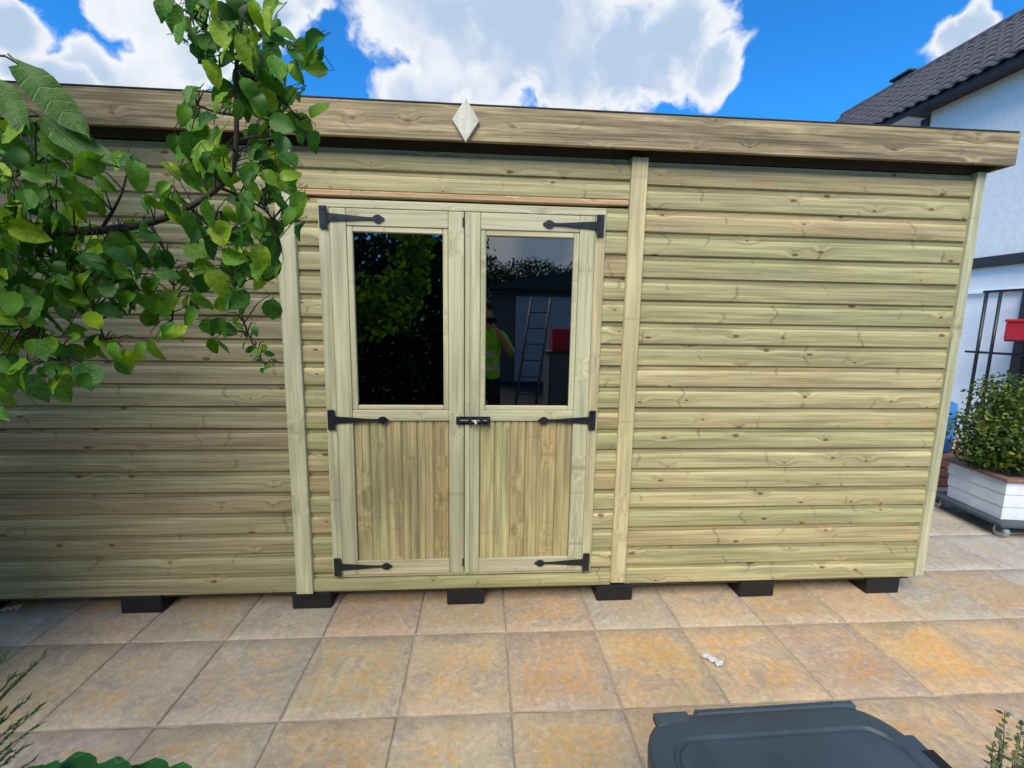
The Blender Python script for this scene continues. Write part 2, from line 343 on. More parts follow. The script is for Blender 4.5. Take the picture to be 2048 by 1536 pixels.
# ------------------------------------------------------------------ ground and patio
bm = bmesh.new()
bmesh.ops.create_grid(bm, x_segments=1, y_segments=1, size=900)
ground = struct(add('ground', bm_mesh(bm, 'ground'), 'soil', None, (0, 0, -0.045)))
bm = bmesh.new(); bx(bm, -8, 9, -2.05, 7.0, -0.04, -0.0065)
patio = struct(add('patio', bm_mesh(bm, 'patio'), 'mortar'))
def slab_mesh(i, sx=.448, sy=.452):
    rr = random.Random(100 + i); n = 8; bm = bmesh.new(); vs = {}; GRID = [0, .012, .17, .34, .5, .66, .83, .988, 1]
    for a in range(n + 1):
        for b in range(n + 1):
            u, v = GRID[a], GRID[b]
            edge = min(a, n - a, b, n - b)
            x = (u - .5) * sx; y = (v - .5) * sy
            if edge == 0:
                j = .0022
                x += rr.uniform(-j, j) * (1 if a in (0, n) else 0); y += rr.uniform(-j, j) * (1 if b in (0, n) else 0)
                z = -.0035 + rr.uniform(-.001, .001)
            else:
                z = mnoise.noise(Vector((x * 9, y * 9, i * 5.1))) * .0026 + mnoise.noise(Vector((x * 22, y * 22, i * 3.1))) * .0012
            vs[a, b] = bm.verts.new((x, y, z))
    for a in range(n):
        for b in range(n): bm.faces.new((vs[a, b], vs[a + 1, b], vs[a + 1, b + 1], vs[a, b + 1]))
    ring = [vs[a, 0] for a in range(n + 1)] + [vs[n, b] for b in range(1, n + 1)] + [vs[a, n] for a in range(n - 1, -1, -1)] + [vs[0, b] for b in range(n - 1, 0, -1)]
    low = [bm.verts.new((v.co.x, v.co.y, -.035)) for v in ring]
    for k in range(len(ring)): bm.faces.new((ring[k], low[k], low[(k + 1) % len(ring)], ring[(k + 1) % len(ring)]))
    return bm_mesh(bm, 'paving_slab', True)
SLABS = [slab_mesh(i) for i in range(8)]
TH = -0.0052; e1 = Vector((math.cos(TH), math.sin(TH), 0)); e2 = Vector((-math.sin(TH), math.cos(TH), 0))
PAL = {k: tuple(.92 * a + .08 * b for a, b in zip(c, (.455, .365, .235))) for k, c in {'y': (.46, .385, .25), 'g': (.42, .365, .275), 's': (.47, .365, .235), 'p': (.46, .33, .22), 'o': (.50, .355, .20), 'd': (.52, .35, .17), 'b': (.42, .37, .29), 't': (.46, .335, .205), 'c': (.42, .40, .35)}.items()}
PAL['c'] = (.42, .395, .34)
# one letter per slab, left to right, from column -7
ROWS = {3: 'ccccccccccccccccccc', 2: 'ccccccccccccccccccc', 1: 'gcccccccccccbccccccc', 0: 'gpbsgbpspgstpgpcotgs', -1: 'ggbyggyspoopdotptgss', -2: 'gbggbgsysottpstoobst', -3: 'bgsgbsgtsbgtsbgcsbst', -4: 'gbsgtbgsbtgbstgbtsgb'}
for row, s in ROWS.items():
    for k, ch in enumerate(s):
        ci = k - 7
        u = .1336 + .4555 * ci - .4555 / 2; v = -.2266 + .4635 * (row - .5) + .4635
        if row >= 1: u += .13 * (row - 0)
        P = e1 * u + e2 * v
        if row == 1 and -2.2 < P.x < 2.2: continue
        if row >= 2 and P.x < 2.3: continue
        o = add('paving_slab', SLABS[rnd.randrange(8)], 'slab', patio, (P.x, P.y, rnd.uniform(-.0015, .0015)))
        o.rotation_euler = (rnd.uniform(-.002, .002), rnd.uniform(-.002, .002), TH + rnd.uniform(-.004, .004) + rnd.choice((0, math.pi)))
        c = PAL[ch]; j = rnd.uniform(.93, 1.07); o.color = (c[0] * j, c[1] * j, c[2] * j * rnd.uniform(.94, 1.06), 1)

# ------------------------------------------------------------------ the shed
shed = tag(empty('garden_shed'), 'new treated timber garden shed with glazed double doors and horizontal rounded cladding', 'shed')
XL, XR, ZT = -3.35, 2.555, 2.335
PITCHZ = .112
def clad_mesh(length, seed, h=PITCHZ):
    """half-log board: rounded face, small lip at the top, open shadow joint at the bottom; x = grain"""
    prof = [(.022, .000), (-.0030, .000), (-.0125, .0022), (-.0168, .006), (-.0182, .014), (-.0188, .036), (-.0186, .060), (-.0174, .075), (-.0150, .0825), (-.0105, .0872), (-.0048, .0890), (-.0060, .0910), (-.0060, .112), (.022, .112)]
    prof = [(y, z * h / .112) for y, z in prof]
    bm = bmesh.new(); rr = random.Random(seed); n = max(2, int(length / .6)); rings = []
    for i in range(n + 1):
        x = -length / 2 + length * i / n; dy = rr.uniform(-.0012, .0012) if 0 < i < n else 0; dz = rr.uniform(-.0008, .0008)
        rings.append([bm.verts.new((x, y + (dy if y < .02 else 0), z + (dz if 0 < k < 12 else 0))) for k, (y, z) in enumerate(prof)])
    m = len(prof)
    for i in range(n):
        for k in range(m - 1): bm.faces.new((rings[i][k], rings[i][k + 1], rings[i + 1][k + 1], rings[i + 1][k]))
    bm.faces.new(rings[0]); bm.faces.new(rings[-1][::-1])
    me = bm_mesh(bm, 'cladding_board', True); me.set_sharp_from_angle(angle=R(32))
    return me
_cm = {}
def clad(x0, x1, z0, m='clad', h=PITCHZ, y=0.0):
    key = (round(x1 - x0, 3), rnd.randrange(3), round(h, 4), m)
    if key not in _cm:
        me = clad_mesh(x1 - x0, hash(key[:2]) & 255, h - .0005); me.materials.append(M[m]); _cm[key] = me
    return add('cladding_board', _cm[key], m, shed, ((x0 + x1) / 2, y, z0))
for k in range(20):
    z = .1085 + k * PITCHZ
    if z + PITCHZ > 2.35: break
    clad(.803, 2.533, z)                               # right-hand panel
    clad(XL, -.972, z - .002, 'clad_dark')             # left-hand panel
for k in range(17):                                    # narrow strips beside the door frame
    z = .213 + k * .1125
    clad(-.8865, -.782, z, 'clad', .1125); clad(.6085, .7205, z, 'clad', .1125)
clad(-.8865, .7205, .108, 'clad', .096, -.004)          # board under the doors
for z, h in ((2.162, .0945), (2.2565, .098)): clad(-.8865, .7205, z, 'clad', h)
box('drip_strip', -.8865, .7205, -.021, .02, 2.135, 2.1615, 'drip', shed, .004)['label'] = 'orange-brown strip above the door frame'
box('batten', -.972, -.887, -.036, .02, .108, 2.36, 'trim_v', shed, .003)
box('batten', .721, .8025, -.036, .02, .130, 2.36, 'trim_tan', shed, .003)['label'] = 'yellower batten right of the doors'
ct = box('corner_trim', 2.5335, 2.584, -.034, .045, .127, 2.36, 'trim_v', shed, .003)
box('corner_trim', XL - .05, XL, -.034, .045, .12, 2.36, 'trim_v', shed, .003)
# carcass behind the boards (dark inside), floor and roof
box('side_wall', 2.50, 2.55, .046, 2.4, .108, 2.38, 'clad_dark', shed); box('side_wall', XL, XL + .05, .046, 2.4, .108, 2.38, 'clad_dark', shed)
box('back_wall', XL, 2.55, 2.401, 2.44, .108, 2.38, 'clad_dark', shed)
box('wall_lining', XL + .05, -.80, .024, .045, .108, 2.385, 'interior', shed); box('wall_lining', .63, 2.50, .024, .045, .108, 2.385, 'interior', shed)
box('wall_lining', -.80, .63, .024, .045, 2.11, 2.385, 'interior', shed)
box('top_rail', XL, 2.55, .0, .0235, 2.356, 2.41, 'interior', shed)
box('floor', XL, 2.55, .02, 2.4, .078, .107, 'interior', shed)
bm = bmesh.new()
P = [(XL - .12, -.070, 2.424), (2.643, -.070, 2.424), (2.643, 2.52, 2.33), (XL - .12, 2.52, 2.33)]
lo = [bm.verts.new(p) for p in P]; hi = [bm.verts.new((p[0], p[1], p[2] + .10)) for p in P]
bm.faces.new(lo[::-1]); bm.faces.new(hi)
for i in range(4): bm.faces.new((lo[i], lo[(i + 1) % 4], hi[(i + 1) % 4], hi[i]))
roof = add('roof', bm_mesh(bm, 'roof'), 'felt', shed)
box('felt_edge', XL - .13, 2.655, -.094, -.0685, 2.5295, 2.5345, 'felt', roof, 0)
box('fascia_board', -1.05, 2.664, -.092, -.071, 2.376, 2.529, 'fascia', shed, .003)
box('fascia_board', XL - .13, -1.0515, -.0915, -.071, 2.376, 2.529, 'fascia', shed, .003)
box('bargeboard', 2.644, 2.6635, -.0705, 2.5, 2.376, 2.529, 'fascia', shed, .003)
bm = bmesh.new(); prism(bm, [(-.081, 2.364), (-.0195, 2.458), (-.081, 2.552), (-.1425, 2.458)], -.109, -.0925)
for v in bm.verts: v.co -= Vector((-.08, -.10, 2.458))
bmesh.ops.bevel(bm, geom=list(bm.edges), offset=.003, segments=1, affect='EDGES')
dm = add('diamond_finial', bm_mesh(bm, 'diamond_finial'), 'diamond', shed, (-.08, -.10, 2.458)); dm['label'] = 'pale diamond-shaped wooden plaque on the fascia'
for x0 in (-2.75, -1.886, -1.012, -.184, .655, 1.496, 2.272):
    box('bearer', x0, x0 + .205, -.004, 2.3, .0, .0965 if x0 else .1, 'bearer', shed, .006)
box('floor_edge', XL + .02, 2.50, .004, .0195, .0968, .107, 'bearer', shed, 0)
# door frame
fr = box('door_frame', -.7815, -.7285, -.026, .03, .206, 2.0805, 'trim_v', shed, .003)
box('door_frame', .5565, .608, -.026, .03, .206, 2.0805, 'trim_v', shed, .003)
box('door_frame', -.7815, .608, -.027, .03, 2.081, 2.1185, 'trim_h', shed, .003)
box('door_threshold', -.78, .607, -.022, .03, .192, .2045, 'trim_h', shed, .003)

def hinge_mesh(sgn):
    bm = bmesh.new()
    bx(bm, -.016, .016, -.0045, .0, -.052, .052, .0015)                       # fixed plate
    tube(bm, [(sgn * .016, -.006, -.05), (sgn * .016, -.006, .05)], .006, 8)  # knuckle
    top = [(.018, .019), (.10, .0135), (.19, .0065), (.232, .0055), (.240, .013), (.252, .0185), (.264, .0185), (.274, .011), (.288, .002)]
    poly = top + [(x, -z) for x, z in top[::-1]]
    poly = [(sgn * x, z) for x, z in poly]
    prism(bm, poly, -.0055, -.001)
    for x in (.05, .11, .258):                                                # screw heads
        tube(bm, [(sgn * x, -.0085, 0), (sgn * x, -.004, 0)], .0045, 8)
    for z in (-.036, .036): tube(bm, [(0, -.0075, z), (0, -.004, z)], .004, 8)
    me = bm_mesh(bm, 'hinge'); me.materials.append(M['iron']); return me
HM = {1: hinge_mesh(1), -1: hinge_mesh(-1)}
def door(x0, x1, side):
    """side = +1: hinged on the left"""
    z0, z1 = .2075, 2.0785; st = .076; yf = -.030; yb = -.004
    d = box('door', x0 + .004, x1 - .004, -.0035, .012, z0 + .004, 1.12, 'interior', shed, 0)
    d['label'] = ('left' if side > 0 else 'right') + ' door leaf with a tall glass pane above vertical boards'
    box('stile', x0, x0 + st, yf, yb, z0, z1, 'trim_v', d, .003)
    box('stile', x1 - st, x1, yf, yb, z0, z1, 'trim_v', d, .003)
    a, b = x0 + st + .0008, x1 - st - .0008
    box('rail', a, b, yf + .001, yb, 1.999, z1, 'trim_h', d, .003)
    box('rail', a, b, yf + .001, yb, 1.047, 1.1025, 'trim_h', d, .003)
    box('rail', a, b, yf + .001, yb, z0, .287, 'trim_h', d, .003)
    w = .027; zb, zt = 1.1030, 1.9985                                          # glazing bead round the pane
    box('glazing_bead', a, a + w, yf + .004, yb, zb, zt, 'trim_v', d, .004); box('glazing_bead', b - w, b, yf + .004, yb, zb, zt, 'trim_v', d, .004)
    box('glazing_bead', a + w + .0006, b - w - .0006, yf + .0045, yb, zb, zb + .024, 'trim_h', d, .004)
    box('glazing_bead', a + w + .0006, b - w - .0006, yf + .0045, yb, zt - .027, zt, 'trim_h', d, .004)
    g = box('glass_pane', a + .01, b - .01, -.012, -.008, zb + .01, zt - .01, 'glass', d, 0)
    nb = 6; bw = (b - a) / nb
    for k in range(nb):                                                        # tongue-and-groove boards with V joints
        xa, xb = a + k * bw, a + (k + 1) * bw; bm = bmesh.new(); h = 1.0465 - .2875; w2 = bw / 2 - .0004
        prof = [(-w2, .008), (-w2, -.004), (-w2 + .007, -.011), (-.004, -.011), (-.0015, -.0075), (.0015, -.0075), (.004, -.011), (w2 - .007, -.011), (w2, -.004), (w2, .008)]
        lo = [bm.verts.new((x, y, -h / 2)) for x, y in prof]; hi = [bm.verts.new((x, y, h / 2)) for x, y in prof]
        for q in range(len(prof)): bm.faces.new((lo[q], lo[(q + 1) % len(prof)], hi[(q + 1) % len(prof)], hi[q]))
        bm.faces.new(lo); bm.faces.new(hi[::-1])
        add('door_board', bm_mesh(bm, 'door_board'), 'tg', d, ((xa + xb) / 2, -.0085, (.2875 + 1.0465) / 2))
    hx = -.757 if side > 0 else .580
    for z in (2.034, 1.053, .257): add('hinge', HM[side], 'iron', d, (hx, -.0315, z))
    return d
dl = door(-.727, -.0905, 1); dr = door(-.0865, .555, -1)
box('edge_shading_strip', -.0855, -.062, -.036, -.0305, .2085, 2.0775, 'trim_v', dr, .002)  # added strip, stands in for the pale shading along the leaf's edge
# tower bolt across the meeting stiles
bm = bmesh.new()
bx(bm, -.130, .044, -.0375, -.0365, 1.031, 1.073, .001); tube(bm, [(-.125, -.046, 1.052), (.040, -.046, 1.052)], .0085, 8)
for x in (-.118, -.06, .0, .034): bx(bm, x - .007, x + .007, -.056, -.037, 1.036, 1.068, .002)
for v in bm.verts: v.co -= Vector((-.043, -.04, 1.052))
bolt = add('bolt', bm_mesh(bm, 'bolt'), 'iron', shed, (-.043, -.04, 1.052)); bolt['label'] = 'black tower bolt with a bright steel knob joining the two doors'
bm = bmesh.new(); tube(bm, [(-.03, -.050, 1.05), (-.03, -.072, 1.042)], [.007, .009], 10); bx(bm, -.052, -.012, -.0565, -.0375, 1.048, 1.056, .001)
for v in bm.verts: v.co -= Vector((-.03, -.06, 1.046))
add('bolt_knob', bm_mesh(bm, 'bolt_knob', True), 'steel', bolt, (-.03, -.06, 1.046))
for z in (2.03, .27): box('latch', -.099, -.0915, -.0335, -.0305, z - .022, z + .022, 'iron', dl, .001)

# ------------------------------------------------------------------ neighbouring house on the right
house = tag(empty('neighbouring_house', (7.6, 3.0, 0)), 'white rendered two-storey house with dark tiled roof beyond the shed', 'house')
HX = 0.0                                                # local x = 0 is the wall face, local y = 0 stands at world y = 3
box('wall', HX, 3.7, -5.5, 2.32, 2.56, 5.25, 'render', house, 0).__setitem__('label', 'pale roughcast upper wall')
box('wall', HX + .03, 3.7, -5.5, 2.30, 2.14, 2.56, 'white', house, 0)
box('wall', HX + .05, 3.7, -5.5, 2.30, -.02, 2.14, 'white', house, 0)
box('ledge', HX + .0, HX + .049, -5.5, 2.30, 2.10, 2.135, 'white', house, .004)
box('band_course', HX - .06, HX + .03, -5.52, 2.34, 2.49, 2.64, 'dark_trim', house, .006)
box('wall', HX + .75, 3.7, 2.321, 6.2, -.02, 5.2, 'render', house, 0)
box('corner_post', HX - .04, HX + .07, 2.325, 2.46, 2.6, 5.13, 'dark_trim', house, .01)
PIT = R(40); EX, EZ, RX = -.36, 5.24, 1.65
box('soffit', EX + .05, .75, -5.6, 6.35, EZ - .03, EZ + .0, 'dark_trim', house, 0)
box('eaves_board', EX, EX + .04, -5.6, 6.35, EZ - .06, EZ + .10, 'dark_trim', house, .004)
box('soffit_panel', EX + .09, .74, 2.5, 6.3, EZ - .055, EZ - .031, 'upvc', house, 0)
bm = bmesh.new(); prism(bm, [(EX, EZ + .03), (RX, EZ + .03 + (RX - EX) * math.tan(PIT)), (2 * RX - EX, EZ + .03)], -5.6, 6.35)
house_roof = add('roof', bm_mesh(bm, 'roof'), 'dark_trim', house)
def tile_mesh():
    bm = bmesh.new(); n = 6; w = .204; l = .36; rows = []
    for (s, zz) in ((0, 0), (0, .016), (l, -.004)):
        rows.append([bm.verts.new((s, -w / 2 + w * i / n, zz + -.018 * math.cos(2 * math.pi * i / n) + .006)) for i in range(n + 1)])
    for a in range(2):
        for i in range(n): bm.faces.new((rows[a][i], rows[a][i + 1], rows[a + 1][i + 1], rows[a + 1][i]))
    return bm_mesh(bm, 'roof_tile', True)
TM = tile_mesh(); nx = 9
farbm = bmesh.new()
for c in range(nx):
    sx = EX - .05 + c * .30 * math.cos(PIT); sz = EZ + .045 + c * .30 * math.sin(PIT) - .05 * math.tan(PIT)
    for r in range(59):
        y = -5.45 + r * .20
        if .75 < y < 5.3:
            o = add('roof_tile', TM, 'tile', house_roof, (sx, y, sz + .01 + rnd.uniform(-.002, .002))); o.rotation_euler = (0, -PIT + rnd.uniform(-.012, .012), 0)
        else:
            mt = Matrix.Translation((sx, y, sz + .01)) @ Matrix.Rotation(-PIT, 4, 'Y')
            vm = [farbm.verts.new(mt @ v.co) for v in TM.vertices]
            for p in TM.polygons: farbm.faces.new([vm[i] for i in p.vertices])
ft = add('roof_tiles', bm_mesh(farbm, 'roof_tiles', True), 'tile', house_roof); ft['kind'] = 'stuff'
bm = bmesh.new(); tube(bm, [(RX, -5.6, EZ + .0 + (RX - EX) * math.tan(PIT)), (RX, 6.35, EZ + .0 + (RX - EX) * math.tan(PIT))], .10, 8)
add('ridge', bm_mesh(bm, 'ridge'), 'tile', house_roof)
bm = bmesh.new(); bx(bm, 1.6, 1.9, 4.55, 4.95, 6.6, 7.06, .01); bx(bm, 1.55, 1.95, 4.5, 5.0, 7.0605, 7.11, .01)
add('chimney', bm_mesh(bm, 'chimney'), 'dark_trim', house_roof)
# dark framed door in the house wall
hd = box('house_door', -.01, .06, -.35, .58, 0.0, 2.12, 'dark_trim', house, .008); hd['label'] = 'black framed door in the white wall'
box('glass_pane', -.018, -.0105, -.22, .45, .25, 1.98, 'dark_glass', hd, .002)

# tubular stand against the house wall with a red box
st = tag(empty('metal_stand', (7.42, 3.78, 0)), 'black tubular metal stand against the white house wall, holding a red box', 'stand')
def tubeobj(name, pts, r, m, parent, seg=8):
    bm = bmesh.new(); tube(bm, pts, r, seg); return add(name, bm_mesh(bm, name, True), m, parent)
tubeobj('pole', [(0, .10, 0), (0, .10, 2.11)], .022, 'iron', st); tubeobj('pole', [(0, -.08, 0), (0, -.08, 2.11)], .02, 'iron', st); tubeobj('pole', [(0, -.62, 0), (0, -.62, 2.11)], .02, 'iron', st)
tubeobj('cross_bar', [(0, .14, 2.11), (0, -.66, 2.11)], .02, 'iron', st); tubeobj('cross_bar', [(0, .26, 1.22), (0, -.66, 1.22)], .018, 'iron', st)
rb = empty('red_box', (7.30, 3.24, 1.42)); tag(rb, 'red plastic box hooked on the black stand by the house', 'box')
box('body', -.10, .09, -.17, .17, .0, .24, 'red', rb, .012); box('lid', -.11, .10, -.18, .18, .2405, .285, 'red', rb, .012)
bm = bmesh.new()
bx(bm, .115, .135, -.16, .16, -.06, .12, .002); bx(bm, -.09, .135, -.16, .16, -.02, -.001, .002)
add('shelf_bracket', bm_mesh(bm, 'shelf_bracket'), 'iron', st, (-.12, -.54, 1.42))

# ------------------------------------------------------------------ planter on a trolley
pr = R(-9)
tro = tag(empty('plant_trolley', (3.90, .60, 0), pr), 'dark low trolley on castors under the white planter', 'trolley')
box('deck', -.03, .62, -.02, .66, .096, .128, 'trolley', tro, .008)
for cx, cy in ((.04, .05), (.56, .05), (.04, .6), (.56, .6)):
    bm = bmesh.new(); tube(bm, [(cx - .018, cy, .046), (cx + .018, cy, .046)], .046, 16); w = add('wheel', bm_mesh(bm, 'wheel'), 'alu', tro)
    bm = bmesh.new(); bx(bm, cx - .028, cx - .020, cy - .02, cy + .02, .04, .0955); bx(bm, cx + .020, cx + .028, cy - .02, cy + .02, .04, .0955); add('fork', bm_mesh(bm, 'fork'), 'trolley', w)
pl = tag(empty('planter', (3.955, .665, .1285), pr), 'square white boarded planter with brown rim on a dark trolley', 'planter')
W_, D_, H_ = .52, .46, .30
for k in range(3):
    z0, z1 = k * .1005, k * .1005 + .0999
    fl = .018 * (k + .5) / 3
    box('side_board', -fl, .02 - fl, -fl, D_ + fl, z0, z1, 'planter', pl, .0012)
    box('side_board', .0205 - fl, W_ + fl, -fl + .001, .02 - fl, z0, z1, 'planter', pl, .0012)
    box('side_board', W_ - .02 + fl, W_ + fl, .0205 - fl, D_ + fl, z0, z1, 'planter', pl, .0012); box('side_board', .0205 - fl, W_ - .0205 + fl, D_ - .02 + fl, D_ + fl - .001, z0, z1, 'planter', pl, .004)
box('rim', -.04, .028, -.04, D_ + .04, .3015, .328, 'planter_rim', pl, .005); box('rim', .0285, W_ + .04, -.039, .028, .3015, .328, 'planter_rim', pl, .005)
box('rim', W_ - .028, W_ + .04, .0285, D_ + .04, .3015, .328, 'planter_rim', pl, .005); box('rim', .0285, W_ - .0285, D_ - .028, D_ + .039, .3015, .328, 'planter_rim', pl, .005)
box('compost', .021, W_ - .021, .021, D_ - .021, .02, .305, 'soil', pl, 0)

def leaf_cloud(bm, centers, n, size, rr, up=.3, aspect=.55):
    """n small folded leaves spread through a set of (centre, radii) lumps"""
    wts = [r.x * r.y * r.z for c, r in centers]
    for _ in range(n):
        c, r = rr.choices(centers, wts)[0]
        d = Vector((rr.gauss(0, 1), rr.gauss(0, 1), rr.gauss(0, 1))).normalized() * (rr.random() ** .45)
        p = c + Vector((d.x * r.x, d.y * r.y, d.z * r.z))
        nrm = (d + Vector((rr.gauss(0, .6), rr.gauss(0, .6), rr.gauss(0, .6) + up))).normalized()
        t = nrm.cross(Vector((rr.gauss(0, 1), rr.gauss(0, 1), rr.gauss(0, 1)))).normalized(); b = nrm.cross(t)
        s = size * rr.uniform(.7, 1.3); w = s * aspect * .5
        a0 = bm.verts.new(p); a1 = bm.verts.new(p + t * s * .5 + b * w - nrm * s * .05); a2 = bm.verts.new(p + t * s - nrm * s * .12); a3 = bm.verts.new(p + t * s * .5 - b * w - nrm * s * .05)
        bm.faces.new((a0, a1, a2)); bm.faces.new((a0, a2, a3))
shrub = tag(empty('box_shrub', (4.24, .86, .43)), 'dense dark green small-leaved shrub growing in the white planter', 'shrub')
rr = random.Random(5); bm = bmesh.new()
lumps = [(Vector((0, 0, .34)), Vector((.36, .34, .32))), (Vector((-.18, -.08, .28)), Vector((.24, .24, .26))), (Vector((.2, -.15, .42)), Vector((.3, .26, .34))), (Vector((-.05, .1, .58)), Vector((.24, .24, .22))), (Vector((.32, .0, .58)), Vector((.26, .26, .28))),
         (Vector((-.27, .05, .15)), Vector((.15, .2, .14))), (Vector((.1, -.2, .66)), Vector((.14, .14, .18))), (Vector((-.2, -.1, .52)), Vector((.1, .1, .16))), (Vector((-.34, -.02, .32)), Vector((.2, .22, .24))), (Vector((.25, -.1, .74)), Vector((.2, .2, .2)))]
leaf_cloud(bm, lumps, 12000, .036, rr)
fo = add('foliage', bm_mesh(bm, 'foliage'), 'box_leaf', shrub); fo['kind'] = 'stuff'
bm = bmesh.new()
for k in range(9):
    a = k * .7; tube(bm, [(0.03 * math.cos(a), .03 * math.sin(a), 0), (.12 * math.cos(a), .12 * math.sin(a), .2), (.24 * math.cos(a), .22 * math.sin(a), .55)], [.012, .008, .003], 5)
add('stems', bm_mesh(bm, 'stems'), 'bark', shrub)
# blue drum and terracotta pots glimpsed behind
bd = tag(empty('water_drum', (4.72, 1.95, .30)), 'blue plastic drum half hidden between the shed corner and the shrub', 'drum')
def lathe(bm, prof, seg=24):
    rings = [[bm.verts.new((r * math.cos(2 * math.pi * k / seg), r * math.sin(2 * math.pi * k / seg), z)) for k in range(seg)] for r, z in prof]
    for i in range(len(rings) - 1):
        for k in range(seg): bm.faces.new((rings[i][k], rings[i][(k + 1) % seg], rings[i + 1][(k + 1) % seg], rings[i + 1][k]))
    bm.faces.new(rings[0][::-1]); bm.faces.new(rings[-1])
bm = bmesh.new(); lathe(bm, [(.15, 0), (.17, .02), (.175, .15), (.19, .17), (.175, .19), (.175, .36), (.19, .38), (.175, .40), (.16, .50), (.10, .53)]); add('body', bm_mesh(bm, 'body', True), 'blue', bd)
bm = bmesh.new(); lathe(bm, [(.06, .53), (.06, .56), (.05, .565)], 12); add('cap', bm_mesh(bm, 'cap', True), 'upvc', bd)
crt = tag(empty('wooden_crate', (4.70, 1.92, 0)), 'reddish brown slatted crate on the ground under the blue drum', 'crate')
for k in range(3):
    z0, z1 = .01 + k * .098, .09 + k * .098
    box('slat', -.28, .28, -.28, -.262, z0, z1, 'brick', crt, .003); box('slat', -.28, -.262, -.2615, .28, z0, z1, 'brick', crt, .003); box('slat', .262, .28, -.2615, .28, z0, z1, 'brick', crt, .003)
for x in (-.26, .225):
    for y in (-.26, .225): box('corner_post', x, x + .035, y, y + .035, 0, .285, 'brick', crt, .002)
box('top', -.285, .285, -.285, .285, .2865, .2995, 'brick', crt, .003)

# ------------------------------------------------------------------ grey lidded box in the foreground
bin_ = tag(empty('storage_box', (.640, -1.735, 0), R(1.0)), 'slate grey plastic storage box with moulded lid in the foreground', 'storage box')
def rrect(hx, hy, r, flare=0.0, seg=7):
    out = []
    for qx, qy, a0 in ((1, 1, 0), (-1, 1, 90), (-1, -1, 180), (1, -1, 270)):
        for k in range(seg + 1):
            a = R(a0 + 90 * k / seg); x = qx * (hx - r) + r * math.cos(a); y = qy * (hy - r) + r * math.sin(a)
            out.append((x * (1 - flare * y / hy), y))
    return out
def loft(bm, rings, cap0=True, cap1=True):
    rs = [[bm.verts.new((x, y, z)) for x, y in ring] for ring, z in rings]; n = len(rs[0])
    for i in range(len(rs) - 1):
        for k in range(n): bm.faces.new((rs[i][k], rs[i][(k + 1) % n], rs[i + 1][(k + 1) % n], rs[i + 1][k]))
    if cap0: bm.faces.new(rs[0][::-1])
    if cap1: bm.faces.new(rs[-1])
HX_, HY_ = .297, .33; FL = .05
bm = bmesh.new(); loft(bm, [(rrect(.25, .27, .06), 0), (rrect(.255, .275, .06), .03), (rrect(.29, .31, .085, FL), .60), (rrect(.30, .32, .09, FL), .62), (rrect(.30, .32, .09, FL), .645)])
add('body', bm_mesh(bm, 'body'), 'grey_plastic', bin_)
bm = bmesh.new()
loft(bm, [(rrect(HX_, HY_, .10, FL), .6455), (rrect(HX_ + .003, HY_ + .003, .10, FL), .652), (rrect(HX_ + .003, HY_ + .003, .10, FL), .678), (rrect(HX_ - .002, HY_ - .002, .10, FL), .687), (rrect(HX_ - .012, HY_ - .012, .095, FL), .692),
          (rrect(HX_ - .040, HY_ - .060, .055, FL), .6945), (rrect(HX_ - .044, HY_ - .064, .052, FL), .6885), (rrect(HX_ - .050, HY_ - .070, .048, FL), .6885), (rrect(HX_ - .054, HY_ - .074, .045, FL), .6935), (rrect(HX_ - .075, HY_ - .095, .035, FL), .6945)], True, False)
me = bmesh.ops.holes_fill(bm, edges=[e for e in bm.edges if e.is_boundary]) 
lid = add('lid', bm_mesh(bm, 'lid'), 'grey_plastic', bin_)
lid.data.polygons.foreach_set('use_smooth', [True] * len(lid.data.polygons)); lid.data.set_sharp_from_angle(angle=R(24))
bm = bmesh.new(); bx(bm, -.15, .24, HY_ - .012, HY_ + .010, .660, .6935, .007)
add('hinge_ridge', bm_mesh(bm, 'hinge_ridge'), 'grey_plastic', lid)
bm = bmesh.new(); bx(bm, HX_ - .06, HX_ + .012, .12, .255, .640, .6885, .010); add('handle', bm_mesh(bm, 'handle'), 'grey_plastic', lid)
bm = bmesh.new(); bx(bm, HX_ - .022, HX_ + .0145, .15, .215, .60, .6915, .006); add('latch', bm_mesh(bm, 'latch'), 'bearer', lid)

bm = bmesh.new(); bx(bm, -.245, -.165, HY_ - .03, HY_ + .006, .672, .6925, .004); add('tab', bm_mesh(bm, 'tab'), 'trolley', lid)
# scraps of paper
def scrap(loc, s, a, label, seed):
    rr = random.Random(seed); bm = bmesh.new(); n = 6; vs = {}
    for i in range(n + 1):
        for j in range(4):
            vs[i, j] = bm.verts.new(((i / n - .5) * s, (j / 3 - .5) * s * .42 + rr.uniform(-.004, .004), .006 + .018 * abs(math.sin(i * 1.7 + j * .8 + seed)) * s / .1))
    for i in range(n):
        for j in range(3): bm.faces.new((vs[i, j], vs[i + 1, j], vs[i + 1, j + 1], vs[i, j + 1]))
    bmesh.ops.solidify(bm, geom=list(bm.faces), thickness=.0006)
    return tag(add('paper_scrap', bm_mesh(bm, 'paper_scrap'), 'paper', None, loc, (0, 0, a)), label, 'paper', 'paper scraps on the patio')
scrap((1.082, -.476, .003), .085, R(-48), 'crumpled white paper scrap on the golden paving slab', 1)
scrap((-2.47, .05, .003), .07, R(20), 'small white scrap on the ground under the left end of the shed', 4)

